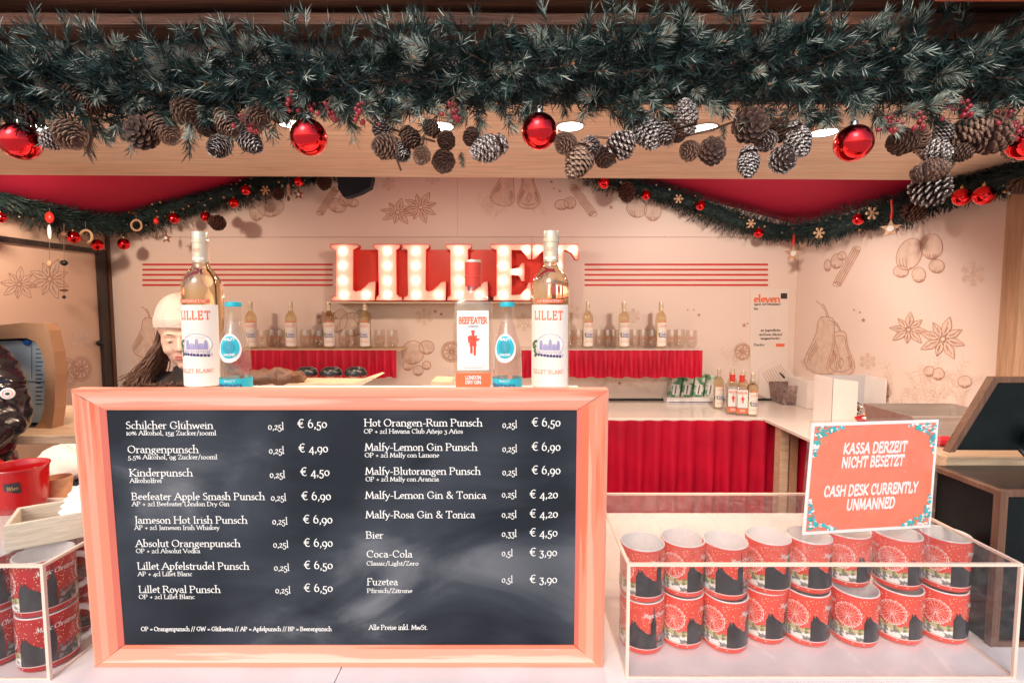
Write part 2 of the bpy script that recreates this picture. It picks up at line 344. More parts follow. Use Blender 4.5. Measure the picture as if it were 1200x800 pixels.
# ------------------------------------------------------------------ pen lettering (skeleton glyphs drawn with a broad nib)
G = {
'A':(66,"M4 0L32 68L60 0|M15 24L48 24|S4 0|S60 0"),'B':(56,"M10 0L10 68|M10 68L28 68A28 52 15 16 90 -90L10 36|M28 36A28 18 20 18 90 -90L10 0|S10 0|S10 68"),
'C':(62,"A34 34 28 34 50 310|M53 60L53 48"),'D':(66,"M10 0L10 68L28 68A28 34 30 34 90 -90L10 0|S10 0|S10 68"),'E':(54,"M10 0L10 68L46 68L46 56|M10 36L36 36M36 42L36 30|M10 0L48 0L48 12|S10 0|S10 68"),
'F':(50,"M10 0L10 68L44 68L44 56|M10 36L34 36|S10 0"),'G':(66,"A34 34 28 34 50 330L58 28L44 28|M53 60L53 50"),'H':(70,"M10 0L10 68|M58 0L58 68|M10 36L58 36|S10 0|S58 0|S10 68|S58 68"),
'I':(28,"M13 0L13 68|S13 0|S13 68"),'J':(32,"M20 68L20 4A10 4 10 18 0 -90|S20 68"),'K':(62,"M10 0L10 68|M52 68L12 32L56 0|S10 0|S10 68|S52 68|S56 0"),'L':(50,"M10 68L10 0L46 0L46 14|S10 68"),
'M':(78,"M8 0L14 68L38 8L62 68L68 0|S8 0|S68 0"),'N':(70,"M10 0L10 68L58 0L58 68|S10 0|S58 68"),'O':(70,"A34 34 29 34 0 360"),'P':(54,"M10 0L10 68L28 68A28 50 18 18 90 -90L10 32|S10 0|S10 68"),
'Q':(70,"A34 34 29 34 0 360|M36 6L62 -14"),'R':(60,"M10 0L10 68L28 68A28 51 17 17 90 -90L10 34|M28 34L56 0|S10 0|S10 68"),'S':(46,"A24 52 15 15 40 250A22 18 17 18 80 -150"),'T':(58,"M4 56L4 68L52 68L52 56|M28 68L28 0|S28 0"),
'U':(66,"M10 68L10 22A32 22 22 22 180 360L54 68|S10 68|S54 68"),'V':(62,"M4 68L31 0L58 68|S4 68|S58 68"),'W':(90,"M4 68L24 0L44 64L64 0L84 68|S4 68|S84 68"),'Y':(58,"M4 68L28 32L54 68|M28 32L28 0|S28 0"),'Z':(54,"M6 56L6 68L46 68L6 0L48 0L48 12"),
'a':(42,"A18 30 12 13 150 0L30 6L38 0|M30 26A18 13 13 13 70 330"),'b':(46,"M9 74L9 4A23 21 16 21 230 490|S9 74"),'c':(38,"A21 21 16 21 50 310"),'d':(46,"M36 74L36 0L42 0|A21 21 16 21 40 320|S36 74"),'e':(40,"M6 22L36 26A21 22 15 20 20 310"),
'f':(28,"M12 0L12 60A22 60 10 13 180 60|M4 42L26 42|S12 0"),'g':(42,"A19 28 12 13 0 360|M29 38L40 42|M12 16L10 8L28 4A20 -8 16 11 40 -220L14 6"),'h':(50,"M9 0L9 74|M9 32A24 26 15 16 150 0L39 0|S9 0|S39 0|S9 74"),
'i':(23,"M11 0L11 42L5 40|M11 58L12 59|S11 0"),'j':(20,"M12 42L12 -10L4 -20|M12 58L13 59"),'k':(46,"M9 0L9 74|M36 42L10 20L40 0|S9 0|S9 74|S36 42"),'l':(23,"M11 0L11 74L5 72|S11 0"),
'm':(74,"M9 0L9 42L4 40|M9 32A22 28 14 15 150 0L36 0|M36 30A50 28 14 15 150 0L64 0|S9 0|S36 0|S64 0"),'n':(50,"M9 0L9 42L4 40|M9 30A24 27 15 16 150 0L39 0|S9 0|S39 0"),'o':(44,"A21 21 16 21 0 360"),
'p':(46,"M9 -22L9 42L4 40|A23 21 16 21 140 -140|S9 -22"),'r':(34,"M9 0L9 42L4 40|M9 28L20 40L30 38|S9 0"),'s':(32,"A17 31 10 11 40 250A15 11 12 12 80 -150"),'t':(28,"M12 56L12 8A20 8 8 9 180 300|M3 42L25 42"),
'u':(48,"M9 42L9 14A22 14 13 15 180 340L36 42|M36 42L36 0L42 0|S9 42"),'v':(42,"M3 42L20 0L38 42|S3 42|S38 42"),'w':(62,"M3 42L17 0L31 40L45 0L58 42"),'y':(42,"M3 42L21 4|M38 42L20 0L10 -22L3 -20"),'z':(36,"M6 42L32 42L5 0L33 0"),
'0':(46,"A22 21 17 21 0 360"),'1':(26,"M12 0L12 42|S12 0|S12 42"),'2':(42,"A20 30 13 12 160 0L5 0L36 0L36 5"),'3':(42,"M6 42L34 42L18 20A18 2 16 20 90 -150"),'4':(46,"M32 -20L32 42L4 0L42 0"),'5':(42,"M34 44L12 44L9 18A18 0 16 20 110 -150"),
'6':(46,"A22 20 17 20 0 360|M5 20A38 22 33 46 180 115"),'7':(40,"M5 42L36 42L12 -20"),'8':(44,"A21 50 13 16 0 360|A21 17 17 17 0 360"),'9':(46,"A22 22 17 20 0 360|M39 22A6 20 33 44 0 -65"),
',':(22,"M11 4L13 -2L8 -12"),'.':(22,"M10 2L12 3"),'-':(32,"M6 22L26 22"),'/':(34,"M4 -10L30 74"),'%':(60,"A14 40 10 13 0 360|A46 14 10 13 0 360|M10 0L50 56"),'+':(44,"M6 22L38 22|M22 6L22 38"),'=':(44,"M6 28L38 28|M6 14L38 14"),
'&':(64,"M56 0L16 50A25 56 12 12 200 0L12 26A24 16 17 16 130 350L56 36"),'€':(60,"A36 34 24 34 60 300|M4 40L42 40|M4 28L38 28"),' ':(24,""),"'":(14,"M8 74L8 60"),'x':(40,"M4 42L36 0|M36 42L4 0"),
}
for ch, b_, dx, hh in (('ü', 'u', 0, 58), ('ö', 'o', -2, 58)):
    G[ch] = (G[b_][0], G[b_][1] + "|M%d %dL%d %d|M%d %dL%d %d" % (14+dx, hh, 15+dx, hh, 30+dx, hh, 31+dx, hh))
G['ñ'] = (G['n'][0], G['n'][1] + "|M14 56L22 60L28 56L36 60")
import re
def glyph(ch, serif=True, capH=False):
    adv, src = G.get(ch, G[' ']); out = []
    for sub in src.split('|'):
        cur = []
        for c, args in re.findall(r'([MLAS])([^MLAS]*)', sub):
            a = [float(x) for x in args.split()]
            if c == 'M':
                if cur: out.append(cur)
                cur = [(a[0], a[1])]
            elif c == 'L': cur.append((a[0], a[1]))
            elif c == 'A':
                n = max(4, int(abs(a[5]-a[4])/30))
                for i in range(n+1):
                    t = R(a[4]+(a[5]-a[4])*i/n); cur.append((a[0]+a[2]*math.cos(t), a[1]+a[3]*math.sin(t)))
            elif c == 'S' and serif: cur += [(a[0]-8, a[1]), (a[0]+8, a[1])]
        if cur: out.append(cur)
    return adv, out
def hull(pts):
    pts = sorted(set((round(x, 6), round(y, 6)) for x, y in pts))
    def half(P):
        h = []
        for p in P:
            while len(h) > 1 and (h[-1][0]-h[-2][0])*(p[1]-h[-2][1]) - (h[-1][1]-h[-2][1])*(p[0]-h[-2][0]) <= 0: h.pop()
            h.append(p)
        return h[:-1]
    return half(pts) + half(pts[::-1])
def pen(txt, x0, y0, cap, width=None, nib=(9, 4.5), ang=25, serif=True, slant=0, track=0, align='l'):
    """convex polygons (2-D) of the text; cap = capital height; width = total width to fit"""
    k = cap/68; ca, sa = math.cos(R(ang)), math.sin(R(ang))
    nb = [(nib[0]*.5*math.cos(t)*ca - nib[1]*.5*math.sin(t)*sa, nib[0]*.5*math.cos(t)*sa + nib[1]*.5*math.sin(t)*ca) for t in (2*math.pi*i/6 for i in range(6))]
    total = sum(G.get(c, G[' '])[0]+track for c in txt)
    kx = k if not width else width/total
    if align == 'c': x0 -= total*kx/2
    X = 0; polys = []
    for c in txt:
        adv, subs = glyph(c, serif)
        for sb in subs:
            if len(sb) == 1: sb = sb*2
            for p, q in zip(sb, sb[1:]):
                h = hull([(p[0]+a, p[1]+b) for a, b in nb] + [(q[0]+a, q[1]+b) for a, b in nb])
                polys.append([(x0+(X+x+slant*y)*kx, y0+y*k) for x, y in h])
        X += adv+track
    return polys
def decal(mb, polys, f, mat, lift=.0004, step=.00003):
    for i, p in enumerate(polys):
        if len(p) < 3: continue
        w_ = lift + (i % 12)*step; o = len(mb.v)
        mb.v += [tuple(f(u, v, w_)) for u, v in p]; mb.f.append([o+j for j in range(len(p))]); mb.m.append(mb.mi(mat))
def line2(pts, w, closed=False):
    """thin ribbons as convex quads"""
    out = []; P = list(pts)+([pts[0]] if closed else [])
    for (x0, y0), (x1, y1) in zip(P, P[1:]):
        dx, dy = x1-x0, y1-y0; L = math.hypot(dx, dy) or 1e-9; nx, ny = -dy/L*w/2, dx/L*w/2; ex, ey = dx/L*w*.3, dy/L*w*.3
        out.append([(x0-ex-nx, y0-ey-ny), (x1+ex-nx, y1+ey-ny), (x1+ex+nx, y1+ey+ny), (x0-ex+nx, y0-ey+ny)])
    return out
def arc(cx, cy, rx, ry, a0, a1, n=16):
    return [(cx+rx*math.cos(R(a0+(a1-a0)*i/n)), cy+ry*math.sin(R(a0+(a1-a0)*i/n))) for i in range(n+1)]
# ================================================================== SETTING
mb = MB(); mb.add([(-200,-200,0),(200,-200,0),(200,200,0),(-200,200,0)], [(0,1,2,3)], 'ground_paving')
mb.build('ground', kind='structure', smooth=False)
for i in range(16):
    mb = MB(); mb.box((-2.75+i*.295, .92, .01), (-2.75+i*.295+.291, 3.45, .03), 'floor_wood')
    if i == 0: fl = mb.build('floor', smooth=False, kind='structure')
    else: mb.build('floor_board', smooth=False, parent=fl)

BW, LW, RW = 3.45, -2.70, 1.91            # back wall Y, left wall X, right wall X
RX, RZ, EZ = -.395, 2.76, 2.15            # ridge X / Z, eave Z
def ceil_z(x): return EZ + (RZ-EZ)*(1-abs(x-RX)/2.305)
back = thing('back_wall', 'pale peach panelled wall printed with festive drawings at the back of the stall', 'wall', (0, BW, 0))
def wpanel(x0, x1, z0, z1, gable=False):
    m = MB(); xs = sorted({x0, x1} | ({RX} if x0 < RX < x1 else set()))
    top = [(x, ceil_z(x)+.02 if gable else z1) for x in reversed(xs)]
    pts = [(x0, z0), (x1, z0)] + top
    m.prism(pts, 0, .03, lambda u, v, w_: (u, w_, v), 'wall_panel')
    return m.build('wall_panel', parent=back, smooth=False)
SZ = 2.074
wpanel(LW, -.362, SZ+.0012, 0, True); wpanel(-.3605, RW, SZ+.0012, 0, True)
wpanel(LW, .131, .03, SZ-.0012); wpanel(.1325, RW, .03, SZ-.0012)
m = MB(); m.box((LW-.05, .031, .03), (RW+.05, .05, 2.8), 'black_plastic'); m.build('backing', parent=back, smooth=False)
m = MB(); m.box((LW+.004, -.022, .03), (LW+.022, -.002, 2.12), 'wood_brown'); m.build('corner_trim', parent=back, smooth=False)
for pxx, pyy in ((454, 279), (537, 281), (622, 279), (722, 278), (779, 278), (932, 345)):
    p = atY(pxx, pyy, BW); m = MB(); m.lathe([(0.0001, -.003), (.005, -.002), (.006, 0)], 10, 'steel', Matrix.Translation((p.x, -.001, p.z)) @ Matrix.Rotation(R(90), 4, 'X')); m.build('screw', parent=back)

left = thing('left_wall', 'pale peach side wall with dark framed panel and star anise print at the left', 'wall', (LW, 0, 0))
m = MB(); m.box((-.04, .9, .03), (0, 3.449, EZ+.02), 'door_panel'); m.build('wall_panel', parent=left, smooth=False)
m = MB(); m.box((.001, 3.345, .03), (.022, 3.405, 1.985), 'black_wood'); m.build('frame_post', parent=left, smooth=False)
m = MB(); m.box((.001, 1.2, 1.955), (.022, 3.344, 1.985), 'black_wood'); m.build('frame_rail', parent=left, smooth=False)
p = atX(113, 402, LW); m = MB(); m.ball((.02, p.y, p.z), .018, 'black_plastic'); m.build('knob', parent=left)
right = thing('right_wall', 'pale side wall printed with pears, star anise and cinnamon at the right', 'wall', (RW, 0, 0))
m = MB(); m.box((0, .9, .03), (.04, 3.449, EZ+.02), 'wall_panel'); m.build('wall_panel', parent=right, smooth=False)
m = MB(); m.box((1.835, 1.86, .03), (1.905, 1.93, 2.135), 'wood_vertical', bev=.003)
tag(m.build('corner_post', smooth=False), 'upright brown timber post against the right side wall', 'post')

for nm, x0, x1, lb in (('ceiling', LW-.04, RX, 'deep red fabric ceiling sloping down to the left wall'), ('ceiling', RX+.0005, RW+.04, 'deep red fabric ceiling sloping down to the right wall')):
    m = MB(); z0, z1 = ceil_z(x0), ceil_z(x1); n_ = 24
    vs = []; fs = []
    for j in range(2):
        for i in range(n_+1):
            t = i/n_; x = x0+(x1-x0)*t; vs += [(x, 1.37, z0+(z1-z0)*t+j*.02), (x, 3.448, z0+(z1-z0)*t+j*.02)]
    k = (n_+1)*2
    for i in range(n_): a = i*2; fs += [(a, a+1, a+3, a+2), (k+a, k+a+2, k+a+3, k+a+1)]
    m.add(vs, fs, 'red_ceiling'); tag(m.build(nm, smooth=False), lb, 'ceiling')
# roof over it all
roof = thing('stall_roof', 'dark boarded stall roof above the garland', 'roof', (0, 0, 0))
for sgn in (-1, 1):
    m = MB(); xe = RX+sgn*2.6; ze = RZ-.16-.26*.3+.0
    m.prism([(RX, RZ+.03), (xe, EZ-.02+.0), (xe, EZ+.02), (RX, RZ+.07)] if sgn > 0 else [(xe, EZ-.02), (RX, RZ+.03), (RX, RZ+.07), (xe, EZ+.02)], 1.2, 3.6, lambda u, v, w_: (u, w_, v), 'black_wood')
    m.build('roof_slope', parent=roof, smooth=False)

# ---- opening: soffit, added light-stop board, fascia, logs
SOF = 2.14
def sof_edge(x): return 2.131 + x*.0223
m = MB(); m.prism([(LW, 1.3605), (RW, 1.3605), (RW, sof_edge(RW)), (LW, sof_edge(LW))], SOF, SOF+.018, lambda u, v, w_: (u, v, w_), 'plywood')
soff = tag(m.build('soffit', smooth=False), 'warm plywood soffit board with recessed spotlights under the stall eaves', 'soffit')
m = MB()
pts = [(LW, SOF+.019), (RW, SOF+.019), (RW, ceil_z(RW)-.002), (RX, RZ-.002), (LW, ceil_z(LW)-.002)]
m.prism(pts, 0, .015, lambda u, v, w_: (u, sof_edge(u)-.02+w_, v), 'plywood'); m.build('light_stop_board', parent=soff, smooth=False)  # unseen board added above the soffit to keep light out
def lumpy(name, x0, x1, yc, zc, hy, hz, mt, lab, cat='beam', seed=0):
    random.seed(seed); n = 60; k = 12; vs = []; fs = []
    ph = [random.uniform(0, 6) for _ in range(6)]
    for i in range(n+1):
        x = x0+(x1-x0)*i/n
        for j in range(k):
            a = 2*math.pi*j/k; c_, s_ = math.cos(a), math.sin(a); q = (abs(c_)**4+abs(s_)**4)**(-.25)
            d = 1+.05*math.sin(x*5+ph[0]+a)+.04*math.sin(x*13+ph[1]+2*a)+.02*random.uniform(-1, 1)
            vs.append((x, yc+hy*q*c_*d, zc+hz*q*s_*d))
    for i in range(n):
        for j in range(k): fs.append((i*k+j, (i+1)*k+j, (i+1)*k+(j+1) % k, i*k+(j+1) % k))
    m = MB(); m.add(vs, fs, mt); return tag(m.build(name), lab, cat)
m = MB(); m.box((LW, 1.342, SOF-.004), (RW, 1.360, 2.9), 'grey_plank'); tag(m.build('fascia_board', smooth=False), 'weathered grey plank behind the fir garland', 'board')
lumpy('roof_beam', -2.6, 2.6, 1.305, 2.302, .034, .023, 'dark_log', 'lower reddish brown roof beam just above the garland', seed=1)
lumpy('roof_beam', -2.6, 2.6, 1.285, 2.347, .045, .021, 'dark_log', 'dark brown roof beam along the top edge of the view', seed=2)
lumpy('roof_beam', -2.6, 2.6, 1.24, 2.42, .09, .05, 'dark_log', 'thick outermost dark roof beam above the others', seed=3)
p = atY(1098, 1, 1.12); m = MB(); m.box((p.x, 1.11, p.z), (1.9, 1.125, p.z+.25), 'sign_orange', bev=.002); tag(m.build('fascia_sign', smooth=False), 'orange board fixed on the beams, only its bottom edge showing top right', 'sign')

# ---- ceiling spots
spots = [(49,150,'leftmost'),(342,145,'second'),(516,148,'third'),(668,148,'fourth'),(825,150,'fifth'),(966,155,'rightmost')]
beside = ['above the red bauble at the far left end', 'beside the second red bauble from the left', 'above the frosted cones left of centre', 'just right of the middle red bauble', 'between frosted cones right of centre', 'left of the rightmost red bauble']
def lamp(loc, energy, size, col=(1, .72, .48), spot=None, target=None, parent=None):
    ld = bpy.data.lights.new('lamp_light', 'SPOT' if spot else 'POINT'); ld.energy = energy; ld.shadow_soft_size = size; ld.color = col
    if spot: ld.spot_size = R(spot); ld.spot_blend = .6
    o = bpy.data.objects.new('lamp_light', ld); C.objects.link(o); o.location = loc
    if target: o.rotation_euler = (Vector(loc)-Vector(target)).to_track_quat('Z', 'Y').to_euler()
    if parent: o.parent = parent
    return o
for (a, b_, c_), bs in zip(spots, beside):
    p = atZ(a, b_, SOF)
    t = thing('ceiling_spotlight', 'lit recessed spotlight in the plywood soffit ' + bs, 'spotlight', (p.x, p.y, SOF), group='recessed spotlights in the soffit')
    m = MB(); m.lathe([(.036, -.001), (.043, -.004), (.045, -.001), (.045, .004)], 28, 'steel'); m.build('rim', parent=t)
    m = MB(); m.lathe([(.0005, -.002), (.036, -.002)], 28, 'spot_lens'); m.build('lens', parent=t)
    lamp((0, 0, -.02), 13, .03, spot=150, target=(0, 0, -1), parent=t)
# ---- two lamps inside the stall that throw the bottle shadows on the back wall (hidden by the soffit); a third, middle one is added fill for the upper wall
for lx, ly, en, lb in ((-2.25, 2.30, 28, 'left'), (-.42, 2.34, 16, 'middle'), (1.15, 2.30, 36, 'right')):
    t = thing('stall_lamp', ('round lamp behind the soffit near the %s side wall, hidden from the front' if lb != 'middle' else '%s fill lamp added behind the soffit to brighten the upper back wall, unseen from the front') % lb, 'lamp', (lx, ly, 2.255))
    m = MB(); m.lathe([(.0005, 0), (.05, 0), (.05, -.02), (.04, -.035), (.0005, -.035)], 20, 'white_glaze'); m.build('lamp_base', parent=t)
    lamp((0, .0, -.06), en, .05, col=(1, .77, .58) if lx < 0 else (1, .85, .72), spot=165, target=(0, .6, -1), parent=t)

# ================================================================== WALL PRINTS
def on_back(u, v, w_): p = atY(u, -v, BW); return (p.x, p.y-BW-w_, p.z)
def on_left(u, v, w_): p = atX(u, -v, LW); return (w_, p.y, p.z)
def on_right(u, v, w_): p = atX(u, -v, RW); return (-w_, p.y, p.z)
DRAWN = 0
def draw(name, parent, f, lines, fills=(), wd=.8, mt='print_line', ft='print_fill', lift=.0004):
    global DRAWN
    DRAWN = (DRAWN+1) % 40; lift += DRAWN*.00002
    m = MB()
    for P in fills: decal(m, [[(x, -y) for x, y in P][::-1]], f, ft, lift); lift += .00004
    q = []
    for L in lines: q += line2([(x, -y) for x, y in L], wd)
    decal(m, q, f, mt, lift+.0002)
    return m.build(name, parent=parent, smooth=False)
def petal(cx, cy, r, a, wdt=.2, sq=1):
    ca, sa = math.cos(a), math.sin(a)
    P = [(0.12, 0), (.35, -wdt*.8), (.6, -wdt), (.85, -wdt*.45), (1, 0), (.85, wdt*.45), (.6, wdt), (.35, wdt*.8), (.12, 0)]
    return [(cx+r*(x*ca-y*sa), cy+r*sq*(x*sa+y*ca)) for x, y in P]
def anise(parent, f, cx, cy, r, rot=0, sq=.9, n=8):
    L = []; F = []
    for k in range(n):
        a = rot+2*math.pi*k/n; P = petal(cx, cy, r*(1+.12*math.sin(k*2.3)), a, .19, sq); L.append(P); F.append(P[:-1]);
        L.append([(cx+r*.3*math.cos(a), cy+r*.3*sq*math.sin(a)), (cx+r*.85*math.cos(a), cy+r*.85*sq*math.sin(a))])
        L.append([(cx+r*.35*math.cos(a+.06), cy+r*.35*sq*math.sin(a+.06)), (cx+r*.6*math.cos(a+.1), cy+r*.6*sq*math.sin(a+.1))])
    L.append(arc(cx, cy, r*.12, r*.12*sq, 0, 360, 8))
    draw('star_anise_print', parent, f, L, F, .7)
def snow(parent, f, cx, cy, r, sq=1):
    L = []
    for k in range(6):
        a = math.pi*k/3+.5; e = (cx+r*math.cos(a), cy+r*sq*math.sin(a)); L.append([(cx, cy), e])
        for t in (.45, .75):
            for s_ in (-1, 1): L.append([(cx+r*t*math.cos(a), cy+r*t*sq*math.sin(a)), (cx+r*(t*math.cos(a)+.28*math.cos(a+s_*.9)), cy+r*sq*(t*math.sin(a)+.28*math.sin(a+s_*.9)))])
    draw('snowflake_print', parent, f, L, (), 2.1, 'print_fill')
def orange(parent, f, cx, cy, r, sq=1):
    L = [arc(cx, cy, r, r*sq, 0, 360, 26), arc(cx, cy, r*.86, r*.86*sq, 0, 360, 26)]
    for k in range(9):
        a = 40*k; L.append([(cx+r*.1*math.cos(R(a)), cy+r*.1*sq*math.sin(R(a)))]+arc(cx, cy, r*.78, r*.78*sq, a+5, a+35, 4)+[(cx+r*.1*math.cos(R(a)), cy+r*.1*sq*math.sin(R(a)))])
    draw('orange_slice_print', parent, f, L, [arc(cx, cy, r*.97, r*.97*sq, 0, 345, 22)], .7)
def pear(parent, f, cx, cy, h, tilt=0, cut=False):
    P = [(0, -.5), (.1, -.49), (.15, -.40), (.16, -.2), (.22, 0), (.30, .2), (.32, .33), (.25, .45), (.13, .505), (0, .52), (-.13, .505), (-.25, .45), (-.32, .33), (-.30, .2), (-.22, 0), (-.16, -.2), (-.15, -.4), (-.1, -.49), (0, -.5)]
    c_, s_ = math.cos(tilt), math.sin(tilt); T = lambda x, y: (cx+h*(x*c_-y*s_), cy+h*(x*s_+y*c_))
    L = [[T(*q) for q in P], [T(0, -.5), T(-.04, -.6), T(-.12, -.7), T(-.22, -.76)], [T(.03, -.5), T(-.01, -.6), T(-.09, -.72)]]
    for k in range(4): L.append([T(-.27+.035*k, .36-.05*k), T(-.24+.03*k, .16), T(-.15+.02*k, -.05+.03*k)])
    for k in range(3): L.append([T(.25-.04*k, .40-.05*k), T(.26-.03*k, .22), T(.20-.02*k, .08)])
    if cut:
        L += [[T(*(.8*a for a in q)) for q in P], [T(.02, .1), T(-.06, .2), T(0, .34), T(.08, .2), T(.02, .1)]]
    draw('pear_print', parent, f, L, [[T(*q) for q in P[:-1]]], .7)
def twigs(parent, f, x0, y0, x1, y1, n=14, ln=9, seed=0):
    random.seed(seed); L = []
    for i in range(n):
        x, y = random.uniform(x0, x1), random.uniform(y0, y1); a = random.uniform(-2.6, -.5); r = ln*random.uniform(.6, 1.3); cur = [(x, y)]
        for k in range(4): a += random.uniform(-.3, .3); x += r/4*math.cos(a); y += r/4*math.sin(a); cur.append((x, y))
        L.append(cur)
        for k in range(1, 5):
            for s_ in (-1, 1): L.append([cur[k], (cur[k][0]+r*.28*math.cos(a+s_*.9), cur[k][1]+r*.28*math.sin(a+s_*.9))])
    draw('twig_print', parent, f, L, (), .6, 'print_fill')
def roundy(parent, f, items):
    L = []; F = []
    for cx, cy, rx, ry, rot in items:
        P = [(cx+rx*math.cos(t)*math.cos(rot)-ry*math.sin(t)*math.sin(rot), cy+rx*math.cos(t)*math.sin(rot)+ry*math.sin(t)*math.cos(rot)) for t in (2*math.pi*i/20 for i in range(20))]
        F.append(P); L.append(P+[P[0]])
        for q in (.25, .5, .75): L.append([(cx+(x-cx)*q, cy+(y-cy)) for x, y in P[2:9]])
    draw('spice_print', parent, f, L, F, .7)
def cinnamon(parent, f, x0, y0, x1, y1, w_):
    dx, dy = x1-x0, y1-y0; L_ = math.hypot(dx, dy); nx, ny = -dy/L_*w_/2, dx/L_*w_/2
    P = [(x0+nx, y0+ny), (x1+nx, y1+ny), (x1-nx, y1-ny), (x0-nx, y0-ny)]
    L = [P+[P[0]], arc(x1, y1, w_*.5, w_*.4, 0, 360, 12), arc(x1, y1, w_*.25, w_*.2, 0, 300, 8), arc(x0, y0, w_*.5, w_*.3, 0, 360, 12)]
    for t in (-.5, 0, .5): L.append([(x0+nx*t, y0+ny*t), (x1+nx*t, y1+ny*t)])
    draw('cinnamon_print', parent, f, L, [P], .7)
def stars(parent, f, pts):
    F = []
    for x, y, r in pts: F.append([(x+r*(1 if k % 2 == 0 else .45)*math.sin(k*math.pi/5), y-r*(1 if k % 2 == 0 else .45)*math.cos(k*math.pi/5)) for k in range(10)])
    m = MB()
    for P in F:
        c_ = (sum(x for x, y in P)/10, -sum(y for x, y in P)/10)
        decal(m, [[c_, (P[(k+1) % 10][0], -P[(k+1) % 10][1]), (P[k][0], -P[k][1])] for k in range(10)], f, 'print_line', .0015, 0)
    m.build('small_star_print', parent=parent, smooth=False)
# back wall
for x0, x1 in ((167, 390), (685, 900)):
    for yy in (310, 316, 322, 328.2, 334):
        m = MB(); decal(m, [[(x0, -yy-1.1), (x1, -yy-1.1), (x1, -yy+1.1), (x0, -yy+1.1)]], on_back, 'red_stripe', .0015); m.build('red_stripe', parent=back, smooth=False)
snow(back, on_back, 455, 215, 8); snow(back, on_back, 507, 207, 9); snow(back, on_back, 497, 371, 10); snow(back, on_back, 614, 378, 10)
anise(back, on_back, 466, 249, 20, .2, .75); anise(back, on_back, 493, 243, 20, .5, .9)
roundy(back, on_back, [(395, 241, 11, 8, .3), (405, 235, 8, 7, 0), (414, 238, 6, 5, 0)]); cinnamon(back, on_back, 375, 250, 393, 222, 8)
pear(back, on_back, 592, 218, 46, .25); pear(back, on_back, 619, 222, 44, -.05, True); twigs(back, on_back, 562, 236, 640, 256, 22, 14, 1)
cinnamon(back, on_back, 695, 251, 672, 220, 9); roundy(back, on_back, [(658, 240, 8, 6, 0), (668, 238, 7, 7, 0)]); stars(back, on_back, [(646, 213, 2.5), (649, 221, 1.6), (656, 224, 2), (716, 243, 3), (510, 368-3, 2.5)])
roundy(back, on_back, [(746, 244, 12, 11, .4), (765, 247, 10, 12, 0), (302, 246, 9, 13, .2), (318, 243, 15, 11, -.2)])
pear(back, on_back, 172, 395, 46, .12); twigs(back, on_back, 150, 418, 178, 436, 10, 12, 2)
roundy(back, on_back, [(413, 380, 15, 14, 0), (398, 376, 9, 14, .2), (425, 372, 10, 9, 0)]); anise(back, on_back, 384, 372, 12, .1, .8); snow(back, on_back, 378, 375, 7)
roundy(back, on_back, [(484, 413, 13, 14, .2), (500, 407, 9, 8, 0), (478, 428, 6, 6, 0), (490, 434, 6, 6, 0), (500, 428, 5, 5, 0)]); orange(back, on_back, 529, 412, 12); snow(back, on_back, 527, 448, 8)
stars(back, on_back, [(517, 368, 2.5), (806, 363, 1.4), (813, 363, 1.4), (819, 369, 2.4), (872, 381, 3), (876, 379, 1.5), (726, 449, 3), (779, 395, 2)])
snow(back, on_back, 669, 366, 10); snow(back, on_back, 742, 370, 8); snow(back, on_back, 914, 432, 6)
twigs(back, on_back, 838, 420, 905, 432, 18, 18, 3); twigs(back, on_back, 700, 448, 790, 462, 14, 12, 9); orange(back, on_back, 870, 412, 10)
# right wall
cinnamon(right, on_right, 981, 333, 1004, 292, 9); roundy(right, on_right, [(970, 311, 4, 7, 0), (981, 306, 7, 9, .2), (987, 300, 5, 5, 0)])
roundy(right, on_right, [(1066, 298, 14, 20, .5), (1092, 289, 13, 15, 0), (1056, 318, 9, 7, 0), (1077, 322, 8, 9, 0), (1098, 312, 9, 8, 0)]); snow(right, on_right, 1140, 321, 14)
pear(right, on_right, 966, 404, 66, .1); pear(right, on_right, 985, 414, 52, -.03, True); twigs(right, on_right, 945, 428, 990, 440, 20, 14, 4)
snow(right, on_right, 1017, 423, 9); stars(right, on_right, [(1001, 363, 1.6), (1008, 366, 1.6), (1012, 375, 3)])
anise(right, on_right, 1065, 386, 22, .1, .85); anise(right, on_right, 1105, 397, 27, .3, .9)
roundy(right, on_right, [(1089, 435, 6, 6, 0), (1100, 438, 7, 7, 0), (1131, 447, 8, 7, 0), (1039, 460, 5, 6, 0)]); twigs(right, on_right, 1045, 440, 1130, 480, 40, 20, 5)
# left wall
anise(left, on_left, 22, 333, 21, .1, .9); anise(left, on_left, 58, 327, 24, .4, .95); snow(left, on_left, 95, 397, 11)
orange(left, on_left, 77, 437, 15, 1.15); orange(left, on_left, 95, 432, 12, 1.2); snow(left, on_left, 92, 480, 10); snow(left, on_left, 24, 418, 12)

# ---- poster and tilted sheet on the back wall
def pboard(name, quad, mt, parent, f, lift=.003):
    m = MB(); m.prism([(x, -y) for x, y in quad], lift, lift-.0025, f, mt); return m.build(name, parent=parent, smooth=False)
po = thing('poster', 'white information poster headed eleven taped on the back wall near the corner', 'poster', (0, BW, 0))
pboard('sheet', [(879, 446), (922, 446), (924, 338), (879, 338)], 'poster_paper', po, on_back, .004)
def pen_px(m, txt, x0, yb, cap, f, mt, width=None, lift=.0055, **kw): decal(m, pen(txt, x0, -yb, cap, width, **kw), f, mt, lift)
m = MB(); pen_px(m, 'eleven', 883, 354, 8, on_back, 'orange_print', 31, serif=False, nib=(16, 10)); m.build('heading', parent=po, smooth=False)
m = MB(); decal(m, [[(914.5, -350), (922, -350), (922, -343.5), (914.5, -343.5)]], on_back, 'ink', .0055); m.build('logo_block', parent=po, smooth=False)
